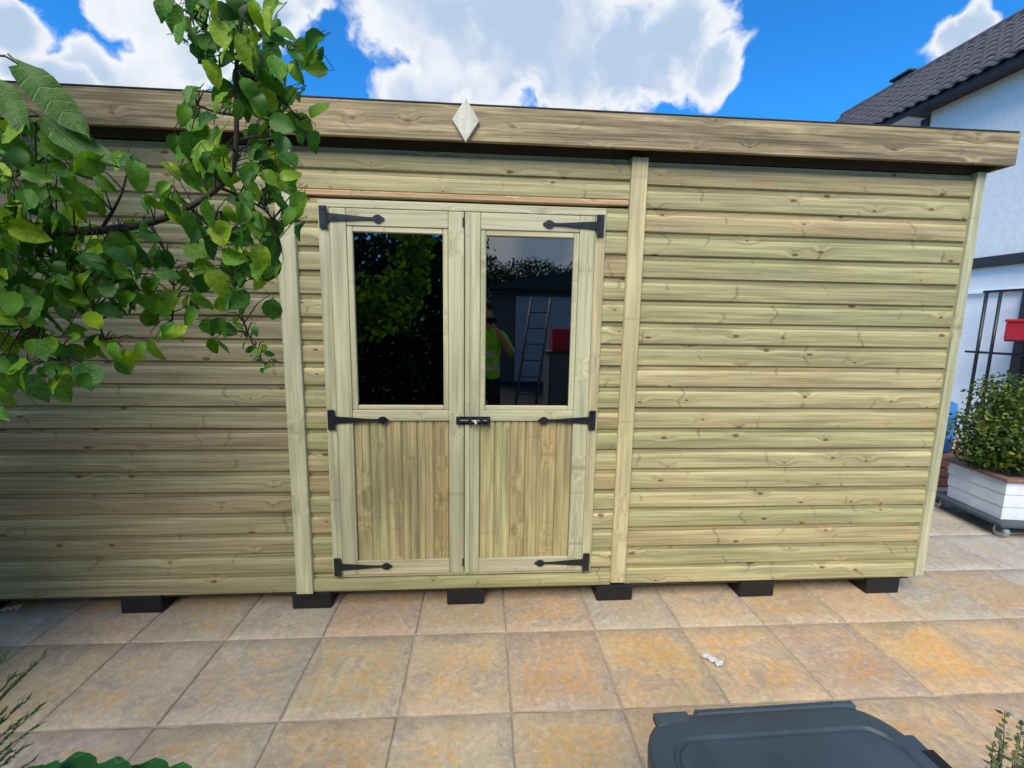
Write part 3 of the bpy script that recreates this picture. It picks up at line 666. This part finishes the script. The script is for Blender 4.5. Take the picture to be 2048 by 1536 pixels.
# ------------------------------------------------------------------ fruit tree reaching in from the left
tree = tag(empty('apple_tree', (-2.05, -1.55, 0)), 'leafy apple tree branch reaching in front of the shed from the left', 'tree')
TB = Vector((-2.05, -1.55, 0))
def leaf_mesh(i, L=1.0, W=.66, curl=.25, fold=.25, serr=.02, nseg=7, stalk=.28):
    """unit leaf: stalk at the origin, blade along +y, normal +z"""
    rr = random.Random(i * 13 + 1); bm = bmesh.new(); rows = []
    bend = rr.uniform(-.18, .18)
    for k in range(nseg + 1):
        t = k / nseg
        w = W * .5 * (math.sin(math.pi * t ** .88) ** .62) if 0 < k < nseg else .004
        y = stalk + t * L; z = -curl * t * t + .05 * math.sin(5 * t + i); x = bend * t * t
        e = serr * (1 if k % 2 else -1); u1 = rr.uniform(-.05, .05); u2 = rr.uniform(-.05, .05)
        rows.append([bm.verts.new((x - w - e * .5, y - .03, z + fold * w + u1)), bm.verts.new((x - w * .5, y, z + fold * w * .35)), bm.verts.new((x, y, z)), bm.verts.new((x + w * .5, y, z + fold * w * .35)), bm.verts.new((x + w + e * .5, y - .03, z + fold * w + u2))])
    for k in range(nseg):
        for q in range(4): bm.faces.new((rows[k][q], rows[k][q + 1], rows[k + 1][q + 1], rows[k + 1][q]))
    s = .012
    a = [bm.verts.new(p) for p in ((-s, 0, 0), (s, 0, 0), (s, stalk, 0), (-s, stalk, 0))]; bm.faces.new(a)
    b = [bm.verts.new(p) for p in ((0, 0, -s), (0, 0, s), (0, stalk, s), (0, stalk, -s))]; bm.faces.new(b)
    me = bm_mesh(bm, 'leaf', True); return me
LM = [leaf_mesh(i, 1.0, rnd.uniform(.60, .82), rnd.uniform(-.2, .7), rnd.uniform(.0, .75)) for i in range(9)]
for me in LM: me.materials.append(M['leaf'])
LONG = [leaf_mesh(20 + i, 1.0, .36, .25, .35, .006, 8) for i in range(3)]
for me in LONG: me.materials.append(M['leaf_long'])
def put_leaf(me, P, ydir, zdir, s, parent, name='leaf', base=Vector((0, 0, 0))):
    y = ydir.normalized(); x = y.cross(zdir).normalized(); z = x.cross(y)
    o = bpy.data.objects.new(name, me); col.objects.link(o); o.parent = parent
    m = Matrix(((x.x, y.x, z.x), (x.y, y.y, z.y), (x.z, y.z, z.z))).to_4x4()
    o.matrix_basis = Matrix.Translation(P - base) @ m @ Matrix.Scale(s, 4)
    return o
LEAVES = [(350,35),(388,30),(425,18),(356,72),(400,108),(425,140),(450,100),(480,62),(500,12),(520,60),(548,55),(562,85),(590,100),(545,112),(470,122),(440,60),(400,72),(520,132),(500,152),(612,108),(636,120),(380,5),(460,20),(330,10),(415,85),(490,100),
 (384,195),(430,196),(470,190),(450,214),(505,182),(540,165),(555,200),(520,215),(576,150),(600,192),(606,240),(592,258),(535,250),(565,230),(630,85),
 (540,275),(510,270),(420,242),(440,265),(400,272),(372,292),(386,318),(420,322),(447,350),(500,300),(530,322),(560,292),(577,312),(500,362),(468,322),(550,350),(575,350),(405,300),
 (240,325),(276,350),(345,345),(320,392),(392,355),(425,352),(482,410),(510,440),(545,400),(575,432),(560,455),(455,432),(440,462),(480,482),(500,462),(420,482),(400,502),(470,512),(520,520),(540,542),(555,500),(480,560),(510,562),(440,562),(410,542),(470,602),(500,600),(440,612),(400,602),(430,652),(442,662),(460,540),(495,520),(535,470),(420,430),(380,440),(350,420),
 (280,592),(340,602),(290,632),(350,662),(370,562),(330,542),(300,502),(250,500),(262,552),(230,482),(200,502),(180,470),(160,500),(222,560),(170,562),(140,540),(130,592),(206,622),(100,500),(60,482),(40,522),(90,562),(30,582),(60,622),(375,610),(310,570),(210,530),(120,460),(270,460),(240,600),(180,600),(150,620),(90,600),
 (60,372),(100,342),(30,302),(40,422),(20,352),(120,402),(80,302),(150,352),(170,382),(160,422),(192,402),(30,262),(10,422),(20,462),(130,312),(182,332),(90,430),(70,450),(140,440),(60,260),(110,280),(10,300),(50,330),
 (60,662),(110,642),(150,662),(100,692),(190,692),(230,712),(252,722),(292,700),(62,768),(110,760),(100,732),(172,752),(122,786),(20,722),(10,762),(20,682),(40,642),(160,702),(15,542),(80,700),(130,720),(40,745),(10,610),(0,790),(30,600),
 (0,380),(0,500),(5,650),(15,490),(50,560),(75,520),(110,550),(140,580),(70,590),(30,540),(0,560),(95,470),(130,500),(50,400),(20,390),(80,400)]
SPRIG = [(478,652),(492,668),(486,690),(505,684),(512,705),(528,696),(520,722),(538,708),(534,735),(524,742),(500,700),(545,722),(470,640),(508,660)]
BRANCHES = [  # (px, py, Y) way points of the limbs, all real points in front of the shed wall
 [(-420, 560, -1.50), (-150, 500, -1.36), (60, 468, -1.28), (200, 462, -1.24), (300, 448, -1.22), (380, 415, -1.20), (440, 375, -1.19), (470, 335, -1.18), (474, 260, -1.17), (472, 180, -1.16), (474, 100, -1.16), (486, 30, -1.16), (500, -40, -1.16)],
 [(60, 468, -1.28), (110, 520, -1.26), (160, 570, -1.25), (190, 625, -1.25), (210, 680, -1.26)],
 [(474, 140, -1.16), (520, 165, -1.14), (570, 205, -1.13), (600, 240, -1.13)],
 [(474, 90, -1.16), (430, 60, -1.18), (380, 30, -1.2)], [(480, 60, -1.16), (540, 75, -1.15), (600, 95, -1.14), (632, 105, -1.14)],
 [(380, 415, -1.20), (420, 450, -1.18), (450, 500, -1.17), (470, 560, -1.17), (478, 620, -1.17), (505, 690, -1.17), (530, 730, -1.17)],
 [(440, 375, -1.19), (500, 400, -1.16), (545, 430, -1.15), (560, 490, -1.15)],
 [(300, 448, -1.22), (330, 500, -1.22), (350, 560, -1.22), (345, 640, -1.22)], [(200, 462, -1.24), (240, 400, -1.25), (255, 345, -1.26)],
 [(-150, 500, -1.36), (-60, 600, -1.34), (40, 650, -1.32), (100, 690, -1.31), (130, 740, -1.31)],
 [(-150, 500, -1.36), (-40, 400, -1.36), (50, 340, -1.36), (110, 300, -1.36)], [(472, 230, -1.17), (430, 225, -1.19), (395, 210, -1.2)], [(474, 280, -1.17), (530, 270, -1.14), (565, 300, -1.13)]]
BP = []
bm = bmesh.new()
for bi, br in enumerate(BRANCHES):
    pts = [at(*w) for w in br]
    # smooth by midpoint subdivision
    for _ in range(2):
        q = [pts[0]]
        for a, b in zip(pts, pts[1:]): q += [a.lerp(b, .25), a.lerp(b, .75)]
        q.append(pts[-1]); pts = q
    n = len(pts); r0, r1 = (.013, .0028) if bi == 0 else (.0046, .0014)
    tube(bm, [p - TB for p in pts], [r0 + (r1 - r0) * (k / n) ** .6 for k in range(n)], 7)
    BP += pts
first = at(*BRANCHES[0][0])
twigbm = bm
rl = random.Random(21)
extra = bmesh.new()
def leaf_at(px, py, small=1.0, me=None, single=True):
    # depth: that of the nearest limb, plus scatter
    best = min(BP, key=lambda b: ((proj(b)[0] - px) ** 2 + (proj(b)[1] - py) ** 2) if proj(b) else 1e9)
    Y = best.y + rl.uniform(-.13, .10)
    P = at(px, py, Y)
    ang = R(rl.gauss(-95, 55)); yd = _r * math.cos(ang) + _u * math.sin(ang) + _f * rl.uniform(-.5, .5)
    zd = -_f + Vector((rl.gauss(0, .5), rl.gauss(0, .4), rl.gauss(.35, .5)))
    s = rl.uniform(.043, .070) * small * (Y - CAM.y) / 1.08
    base_pt = P - yd.normalized() * s * .78
    if me is None: me = LM[rl.randrange(len(LM))]
    if single: o = put_leaf(me, base_pt, yd, zd, s, tree, base=TB)
    else:
        y = yd.normalized(); x = y.cross(zd).normalized(); z = x.cross(y); o = None
        mt = Matrix.Translation(base_pt - TB) @ Matrix(((x.x, y.x, z.x), (x.y, y.y, z.y), (x.z, y.z, z.z))).to_4x4() @ Matrix.Scale(s, 4)
        vm = [extra.verts.new(mt @ v.co) for v in me.vertices]
        for p in me.polygons: extra.faces.new([vm[i] for i in p.vertices])
    # twig from the limb to the leaf stalk
    mid = best.lerp(base_pt, .5) + Vector((0, 0, .012))
    if (best - base_pt).length < .30: tube(twigbm, [best - TB, mid - TB, base_pt - TB], [.0016, .0012, .0008], 4)
    return o
for px, py in LEAVES: leaf_at(px + rl.uniform(-6, 6), py + rl.uniform(-6, 6))
for k in range(66):                                         # second layer where the foliage is thick
    px, py = rl.choice([(60, 520), (120, 560), (40, 430), (480, 500), (460, 560), (100, 640), (520, 80), (420, 60), (180, 520), (250, 540), (500, 430), (60, 340), (540, 200)])
    leaf_at(px + rl.gauss(0, 45), py + rl.gauss(0, 45))
for px, py in LEAVES:                                       # smaller leaves filling in behind and between
    for q in range(1 + (rl.random() < .55)): leaf_at(min(px + rl.gauss(0, 20), 632), py + rl.gauss(0, 20), rl.uniform(.65, .95), None, False)
for k in range(190): leaf_at(rl.uniform(-400, -15), 520 + rl.gauss(0, 130), rl.uniform(.8, 1.1), None, False)   # the same limb, nearer the trunk
for px, py in SPRIG: leaf_at(px, py, .38)
for (px, py), (qx, qy), Y, me in (((36, 128), (142, 236), -1.45, LONG[0]), ((78, 232), (192, 312), -1.44, LONG[1]), ((-8, 150), (40, 250), -1.46, LONG[2])):
    A, B = at(px, py, Y), at(qx, qy, Y - .03); s = (B - A).length
    o = put_leaf(me, A - (B - A) * .2, B - A, -_f + Vector((.2, 0, .5)), s, tree, base=TB); o['label'] = 'long narrow pale green leaf'
tube(twigbm, [at(-60, 240, -1.44) - TB, at(-20, 110, -1.45) - TB, at(10, 112, -1.45) - TB, at(36, 128, -1.45) - TB], [.003, .0025, .0018, .0012], 5)
tube(twigbm, [at(-150, 500, -1.36) - TB, at(-90, 330, -1.42) - TB, at(-60, 240, -1.44) - TB, at(78, 232, -1.44) - TB], [.006, .004, .003, .0012], 5)
ef = add('leaves', bm_mesh(extra, 'leaves', True), 'leaf_small', tree); ef['kind'] = 'stuff'
add('branch', bm_mesh(twigbm, 'branch', True), 'bark', tree)
bm = bmesh.new()
tube(bm, [(0, 0, -.04), (.02, .03, .5), (-.02, .05, 1.0), (.04, .0, 1.5), (.0, .1, 2.1), (-.1, .1, 2.9), (-.05, .0, 3.6)], [.085, .07, .062, .058, .045, .03, .012], 10)
tube(bm, [(.03, .0, 1.2), (.12, .03, 1.4), first - TB], [.03, .022, .013], 7)
for tip in ((-.9, .5, 2.6), (-.7, -.6, 2.8), (-.2, .9, 3.2), (-1.2, .1, 2.2), (-.3, 1.0, 2.4)):
    t_ = Vector(tip); tube(bm, [(0, .05, 1.3 + .1 * len(tip)), t_ * .5 + Vector((0, 0, .75)), t_], [.032, .02, .006], 6)
add('trunk', bm_mesh(bm, 'trunk', True), 'bark', tree)
# the rest of the crown, beyond the left edge of the picture
bm = bmesh.new(); rr = random.Random(9); kept = 0
lumps = [(Vector((-.7, .5, 2.6)), Vector((.7, .7, .7))), (Vector((-.6, -.7, 2.7)), Vector((.7, .6, .7))), (Vector((-.2, .4, 3.3)), Vector((.8, .8, .6))), (Vector((-1.0, .1, 2.0)), Vector((.6, .7, .6))), (Vector((-.6, .7, 1.7)), Vector((.5, .5, .6))), (Vector((-.1, -.6, 3.2)), Vector((.7, .6, .5)))]
leaf_cloud(bm, lumps, 5500, .085, rr, .3, .62)
dead = []
for v in bm.verts:
    q = proj(v.co + TB)
    if q and q[0] > -40 and -60 < q[1] < 1600: dead.append(v)
bmesh.ops.delete(bm, geom=dead, context='VERTS')
cr = add('crown', bm_mesh(bm, 'crown'), 'leaf_small', tree); cr['kind'] = 'stuff'

# ------------------------------------------------------------------ plants along the bottom edge
lav = tag(empty('rosemary', (-1.62, -1.28, 0)), 'thin grey-green needle-leaved sprigs at the lower left edge', 'plant')
LB = Vector((-1.62, -1.28, 0)); bm = bmesh.new(); sb = bmesh.new(); rr = random.Random(3)
tips = [(95, 1303, -1.02), (70, 1330, -1.05), (60, 1395, -1.06), (88, 1405, -1.05), (30, 1350, -1.08), (75, 1450, -1.10), (40, 1440, -1.1), (20, 1300, -1.1), (55, 1490, -1.12), (25, 1500, -1.12), (70, 1520, -1.12), (10, 1420, -1.1)]
for tx, ty, Y in tips:
    T = at(tx, ty, Y) - LB; B0 = Vector((rr.uniform(-.08, .1), rr.uniform(-.08, .08), 0)); mid = B0.lerp(T, .5) + Vector((-.05, 0, .03))
    pts = [B0.lerp(mid, k / 6).lerp(mid.lerp(T, k / 6), k / 6) for k in range(7)]
    tube(sb, pts, [.004, .0038, .0034, .003, .0025, .002, .0012], 5)
    for k in range(90):
        t = .2 + .8 * k / 90; p = B0.lerp(mid, t).lerp(mid.lerp(T, t), t); tang = (mid.lerp(T, t) - B0.lerp(mid, t)).normalized()
        out = tang.cross(Vector((rr.gauss(0, 1), rr.gauss(0, 1), rr.gauss(0, 1)))).normalized(); d = (out + tang * 1.5).normalized(); s = rr.uniform(.016, .026); w = d.cross(out).normalized() * .0042
        v = [bm.verts.new(p - w), bm.verts.new(p + w), bm.verts.new(p + d * s)]; bm.faces.new(v)
add('stems', bm_mesh(sb, 'stems', True), 'sprig', lav); fo = add('foliage', bm_mesh(bm, 'foliage'), 'sprig', lav); fo['kind'] = 'stuff'
bed = tag(empty('shade_shrub', (-2.75, -.85, 0)), 'unseen dark leafy shrub added beyond the left edge to shade the wall', 'shrub')  # out of view, added to darken the lower left of the wall
bm = bmesh.new(); leaf_cloud(bm, [(Vector((0, 0, .6)), Vector((.6, .55, .6))), (Vector((-.2, .25, .9)), Vector((.5, .5, .5))), (Vector((-.1, -.3, 1.0)), Vector((.5, .5, .45)))], 7000, .06, random.Random(77))
bmesh.ops.delete(bm, geom=[v for v in bm.verts if (lambda q: q and q[0] > -30)(proj(v.co + Vector((-2.75, -.85, 0))))], context='VERTS')
fo = add('foliage', bm_mesh(bm, 'foliage'), 'hedge_leaf', bed); fo['kind'] = 'stuff'
bm = bmesh.new()
for k in range(6): tube(bm, [(-.1 + .02 * k, .03 * math.sin(k), 0), (-.15 + .08 * math.cos(k), .15 * math.sin(k), .5), (-.2 + .3 * math.cos(k), .3 * math.sin(k), 1.1)], [.014, .01, .004], 5)
add('stems', bm_mesh(bm, 'stems'), 'bark', bed)
ger = tag(empty('geranium', (-.78, -1.55, 0)), 'round scalloped green leaves of a low plant at the bottom left edge', 'plant')
GB = Vector((-.78, -1.55, 0))
def round_leaf(i):
    rr = random.Random(i); bm = bmesh.new(); n = 36; c = bm.verts.new((0, 0, 0)); mid = []; rim = []
    for k in range(n + 1):
        a = R(-90 + 14 + (360 - 28) * k / n); rad = .5 * (1 + .07 * abs(math.sin(a * 4.5)) + rr.uniform(-.02, .02))
        mid.append(bm.verts.new((math.cos(a) * rad * .55, math.sin(a) * rad * .55, .05))); rim.append(bm.verts.new((math.cos(a) * rad, math.sin(a) * rad, .05 + .05 * math.sin(a * 5 + i))))
    for k in range(n): bm.faces.new((c, mid[k], mid[k + 1])); bm.faces.new((mid[k], rim[k], rim[k + 1], mid[k + 1]))
    me = bm_mesh(bm, 'leaf', True); me.materials.append(M['geranium']); return me
GM = [round_leaf(i) for i in range(3)]; sb = bmesh.new()
for k, (px, py, Y, s) in enumerate(((118, 1572, -1.42, .115), (278, 1576, -1.44, .10), (50, 1585, -1.45, .10), (190, 1585, -1.47, .11), (330, 1580, -1.46, .09), (20, 1590, -1.44, .1))):
    P = at(px, py, Y); n = Vector((rr.uniform(-.25, .25), -.35 + rr.uniform(-.2, .2), 1)).normalized()
    put_leaf(GM[k % 3], P, Vector((.2 * rr.uniform(-1, 1), 1, .1)), n, s, ger, base=GB); tube(sb, [(rr.uniform(-.04, .04), rr.uniform(-.04, .04), 0), (P - GB) * .6 + Vector((0, 0, .05)), P - GB], .0025, 5)
add('stems', bm_mesh(sb, 'stems', True), 'geranium', ger)
spr = tag(empty('small_leaved_bush', (1.22, -1.42, 0)), 'sparse twigs with tiny pale green leaves at the lower right edge', 'plant')
SB = Vector((1.22, -1.42, 0)); bm = bmesh.new(); sb = bmesh.new()
for tx, ty, Y in ((2010, 1420, -1.22), (2045, 1440, -1.2), (1985, 1490, -1.26), (2030, 1500, -1.25), (1975, 1535, -1.3), (2060, 1480, -1.2), (2005, 1460, -1.24), (2020, 1540, -1.28), (2080, 1420, -1.2), (2100, 1500, -1.22), (2035, 1470, -1.22), (2000, 1510, -1.26), (2048, 1530, -1.26), (1990, 1545, -1.3), (2060, 1440, -1.2)):
    T = at(tx, ty, Y) - SB; B0 = Vector((rr.uniform(-.03, .05), rr.uniform(-.04, .04), 0)); mid = B0.lerp(T, .55) + Vector((.05, 0, -.02))
    Q = [B0.lerp(mid, k / 6).lerp(mid.lerp(T, k / 6), k / 6) for k in range(7)]; tube(sb, Q, [.003, .0026, .0022, .0018, .0014, .0011, .0008], 5)
    for k in range(48):
        t = .45 + .55 * k / 48; p = B0.lerp(mid, t).lerp(mid.lerp(T, t), t); d = Vector((rr.gauss(0, 1), rr.gauss(0, 1), rr.gauss(.3, 1))).normalized(); n = d.cross(Vector((rr.gauss(0, 1), rr.gauss(0, 1), 1))).normalized(); s = rr.uniform(.012, .024)
        v = [bm.verts.new(p), bm.verts.new(p + d * s * .5 + n * s * .35), bm.verts.new(p + d * s), bm.verts.new(p + d * s * .5 - n * s * .35)]; bm.faces.new(v)
add('stems', bm_mesh(sb, 'stems', True), 'bark', spr); fo = add('foliage', bm_mesh(bm, 'foliage'), 'pale_sprig', spr); fo['kind'] = 'stuff'

# ------------------------------------------------------------------ what stands behind the camera and shows in the door glass
def hedge(name, loc, lumps, n, size, label, cat, seed, trunk):
    t = tag(empty(name, loc), label, cat); bm = bmesh.new(); leaf_cloud(bm, lumps, n, size, random.Random(seed), .2, .6)
    f_ = add('foliage', bm_mesh(bm, 'foliage'), 'hedge_leaf', t); f_['kind'] = 'stuff'
    bm = bmesh.new()
    for a in trunk: tube(bm, [a, (a[0] * .8, a[1], 1.0), (a[0] * .5, a[1], 2.2)], [.06, .045, .02], 6)
    add('stems', bm_mesh(bm, 'stems'), 'bark', t); return t
hedge('hedge', (-2.9, -5.4, 0), [(Vector((x, rnd.uniform(-.3, .3), z)), Vector((.8, .7, .8))) for x in (-2.4, -1.6, -.8, 0, .8, 1.6, 2.3) for z in (.4, 1.2, 2.0, 2.6)], 50000, .10, 'tall dark hedge reflected in the left door pane', 'hedge', 31, [(-2, 0, 0), (-.8, 0, 0), (.4, 0, 0), (1.6, 0, 0)])
hedge('background_tree', (1.2, -14.5, -.25), [(Vector((-1.2, 0, 3.0)), Vector((1.3, 1.2, 1.2))), (Vector((.6, 0, 3.2)), Vector((1.4, 1.2, 1.0))), (Vector((2.2, 0, 2.9)), Vector((1.2, 1.2, 1.1)))], 9000, .14, 'tree behind the garage, reflected at the top of the right door pane', 'tree', 32, [(0, 0, 0), (1, .2, 0)])
gar = tag(empty('garage', (2.6, -9.2, 0)), 'low garage with dark roof and pale door, reflected in the right door pane', 'garage')
box('wall', -2.6, 4.0, -4.0, 0, -.02, 2.35, 'garage', gar, 0)
bm = bmesh.new(); prism(bm, [(-2.9, 2.352), (4.3, 2.352), (.7, 3.05)], -4.2, .35); add('roof', bm_mesh(bm, 'roof'), 'dark_trim', gar)
gd = box('garage_door', -1.75, .55, .001, .04, 0, 2.2, 'garage_door', gar, .01)
for k in range(4): box('rib', -1.7, .5, .0405, .055, .3 + .5 * k, .34 + .5 * k, 'garage_door', gd, .004)
cab = tag(empty('garden_cabinet', (1.55, -5.2, 0)), 'dark garden cabinet reflected in the right door pane', 'cabinet')
box('body', -.45, .45, -.3, .3, 0, 1.05, 'garage', cab, .01); box('top', -.48, .48, -.33, .33, 1.0505, 1.09, 'dark_trim', cab, .006)
for x0 in (-.43, .01): box('cabinet_door', x0, x0 + .42, .3005, .318, .06, 1.02, 'garage', cab, .004)
cr_ = tag(empty('red_crate', (1.45, -5.15, 1.0905)), 'red plastic crate on the cabinet, reflected in the right door pane', 'crate')
bm = bmesh.new(); bx(bm, -.3, .3, -.2, .2, 0, .03, .004)
for a in ((-.3, -.28, -.2, .2), (.28, .3, -.2, .2), (-.2795, .2795, -.2, -.18), (-.2795, .2795, .18, .2)): bx(bm, *a, .0305, .36, .003)
add('body', bm_mesh(bm, 'body'), 'red', cr_); box('rim', -.32, .32, .2005, .22, .30, .36, 'red', cr_, .004)
lad = tag(empty('ladder', (.75, -4.9, 0)), 'dull metal ladder leaning on the cabinet, reflected in the right door pane', 'ladder')
for x in (-.16, .16): tubeobj('rail', [(x - .1, .45, 0), (x + .22, -.25, 1.95)], .022, 'dark_metal', lad)
for k in range(7):
    t = (k + .7) / 7.6; tubeobj('rung', [(-.26 + .32 * t, .45 - .7 * t, 1.95 * t), (.06 + .32 * t, .45 - .7 * t, 1.95 * t)], .014, 'dark_metal', lad)

# the photographer, seen only as a reflection
per = tag(empty('person', (.03, -2.72, 0)), 'person in a bright yellow-green vest and dark trousers photographing, seen in the right door pane', 'person')
SK = [((0, 0, .95), .15), ((0, .0, 1.15), .145), ((0, -.01, 1.33), .16), ((0, 0, 1.47), .075), ((0, .02, 1.53), .055), ((0, .035, 1.60), .085), ((0, .03, 1.68), .09), ((0, .02, 1.735), .06),
      ((.19, 0, 1.41), .062), ((.30, .12, 1.20), .048), ((.15, .345, 1.42), .034), ((.115, .385, 1.485), .022), ((-.19, 0, 1.41), .062), ((-.24, .12, 1.20), .048), ((-.03, .345, 1.42), .034), ((-.015, .385, 1.485), .022),
      ((.10, 0, .86), .095), ((.12, .01, .48), .065), ((.13, -.01, .10), .045), ((.14, .14, .04), .04), ((-.10, 0, .86), .095), ((-.12, .02, .48), .065), ((-.13, -.01, .10), .045), ((-.15, .14, .04), .04)]
ED = [(0, 1), (1, 2), (2, 3), (3, 4), (4, 5), (5, 6), (6, 7), (2, 8), (8, 9), (9, 10), (10, 11), (2, 12), (12, 13), (13, 14), (14, 15), (0, 16), (16, 17), (17, 18), (18, 19), (0, 20), (20, 21), (21, 22), (22, 23)]
def skin_mesh(name, sk, ed, lv=2):
    me = bpy.data.meshes.new(name); me.from_pydata([p for p, r in sk], ed, []); o = bpy.data.objects.new(name, me); col.objects.link(o)
    md = o.modifiers.new('skin', 'SKIN'); sl = me.skin_vertices[0].data
    for i, (p, r) in enumerate(sk): sl[i].radius = (r, r * .85 if i in (0, 1, 2) else r)
    sl[0].use_root = True
    sb_ = o.modifiers.new('sub', 'SUBSURF'); sb_.levels = lv; sb_.render_levels = lv
    ev = o.evaluated_get(bpy.context.evaluated_depsgraph_get()); out = bpy.data.meshes.new_from_object(ev); bpy.data.objects.remove(o); return out
bme = skin_mesh('body', SK, ED)
bme.materials.clear()
for k in ('hivis', 'trouser', 'skin', 'tape'): bme.materials.append(M[k])
for p in bme.polygons:
    p.use_smooth = True; c = p.center
    if c.z < .93: p.material_index = 1
    elif c.z > 1.49 and abs(c.x) < .12 and c.y < .2: p.material_index = 2
    elif c.y > .17: p.material_index = 2
    else: p.material_index = 3 if (1.02 < c.z < 1.08 or 1.17 < c.z < 1.22) and abs(c.x) < .2 else 0
add('body', bme, None, per)
hb = bmesh.new(); bmesh.ops.create_uvsphere(hb, u_segments=14, v_segments=10, radius=.105)
for v in list(hb.verts):
    v.co = Vector((v.co.x * .92, v.co.y * 1.05 - .005, v.co.z * 1.05 + 1.685))
bmesh.ops.delete(hb, geom=[v for v in hb.verts if v.co.z < 1.66 and v.co.y > -.03 or v.co.z < 1.60], context='VERTS')
add('hair', bm_mesh(hb, 'hair', True), 'hair', per)
fb = bmesh.new()
tube(fb, [(0, .11, 1.64), (0, .135, 1.615), (0, .115, 1.605)], [.008, .014, .01], 6)
for s in (-1, 1): tube(fb, [(s * .086, .02, 1.60), (s * .094, .015, 1.64)], [.012, .016], 6)
add('nose_and_ears', bm_mesh(fb, 'nose_and_ears', True), 'skin', per)
for s, hx in ((1, .115), (-1, -.015)):
    for k in range(5):
        ln = (.055, .068, .072, .066, .052)[k]; x0 = hx - s * .004; z0 = 1.475 + .014 * k
        me = skin_mesh('finger', [((x0, .385, z0), .009), ((x0 - s * .01, .385 + ln * .5, z0 + .006), .0085), ((x0 - s * ln * .55, .385 + ln * .62, z0 + .008), .008), ((x0 - s * ln * .9, .385 + ln * .50, z0 + .008), .007)], [(0, 1), (1, 2), (2, 3)], 1)
        me.polygons.foreach_set('use_smooth', [True] * len(me.polygons)); add('finger', me, 'skin', per)
ph = tag(box('phone', -.005, .148, -2.312, -2.304, 1.523, 1.597, 'phone', None, .003), 'black phone held up by the person in the yellow-green vest', 'phone')
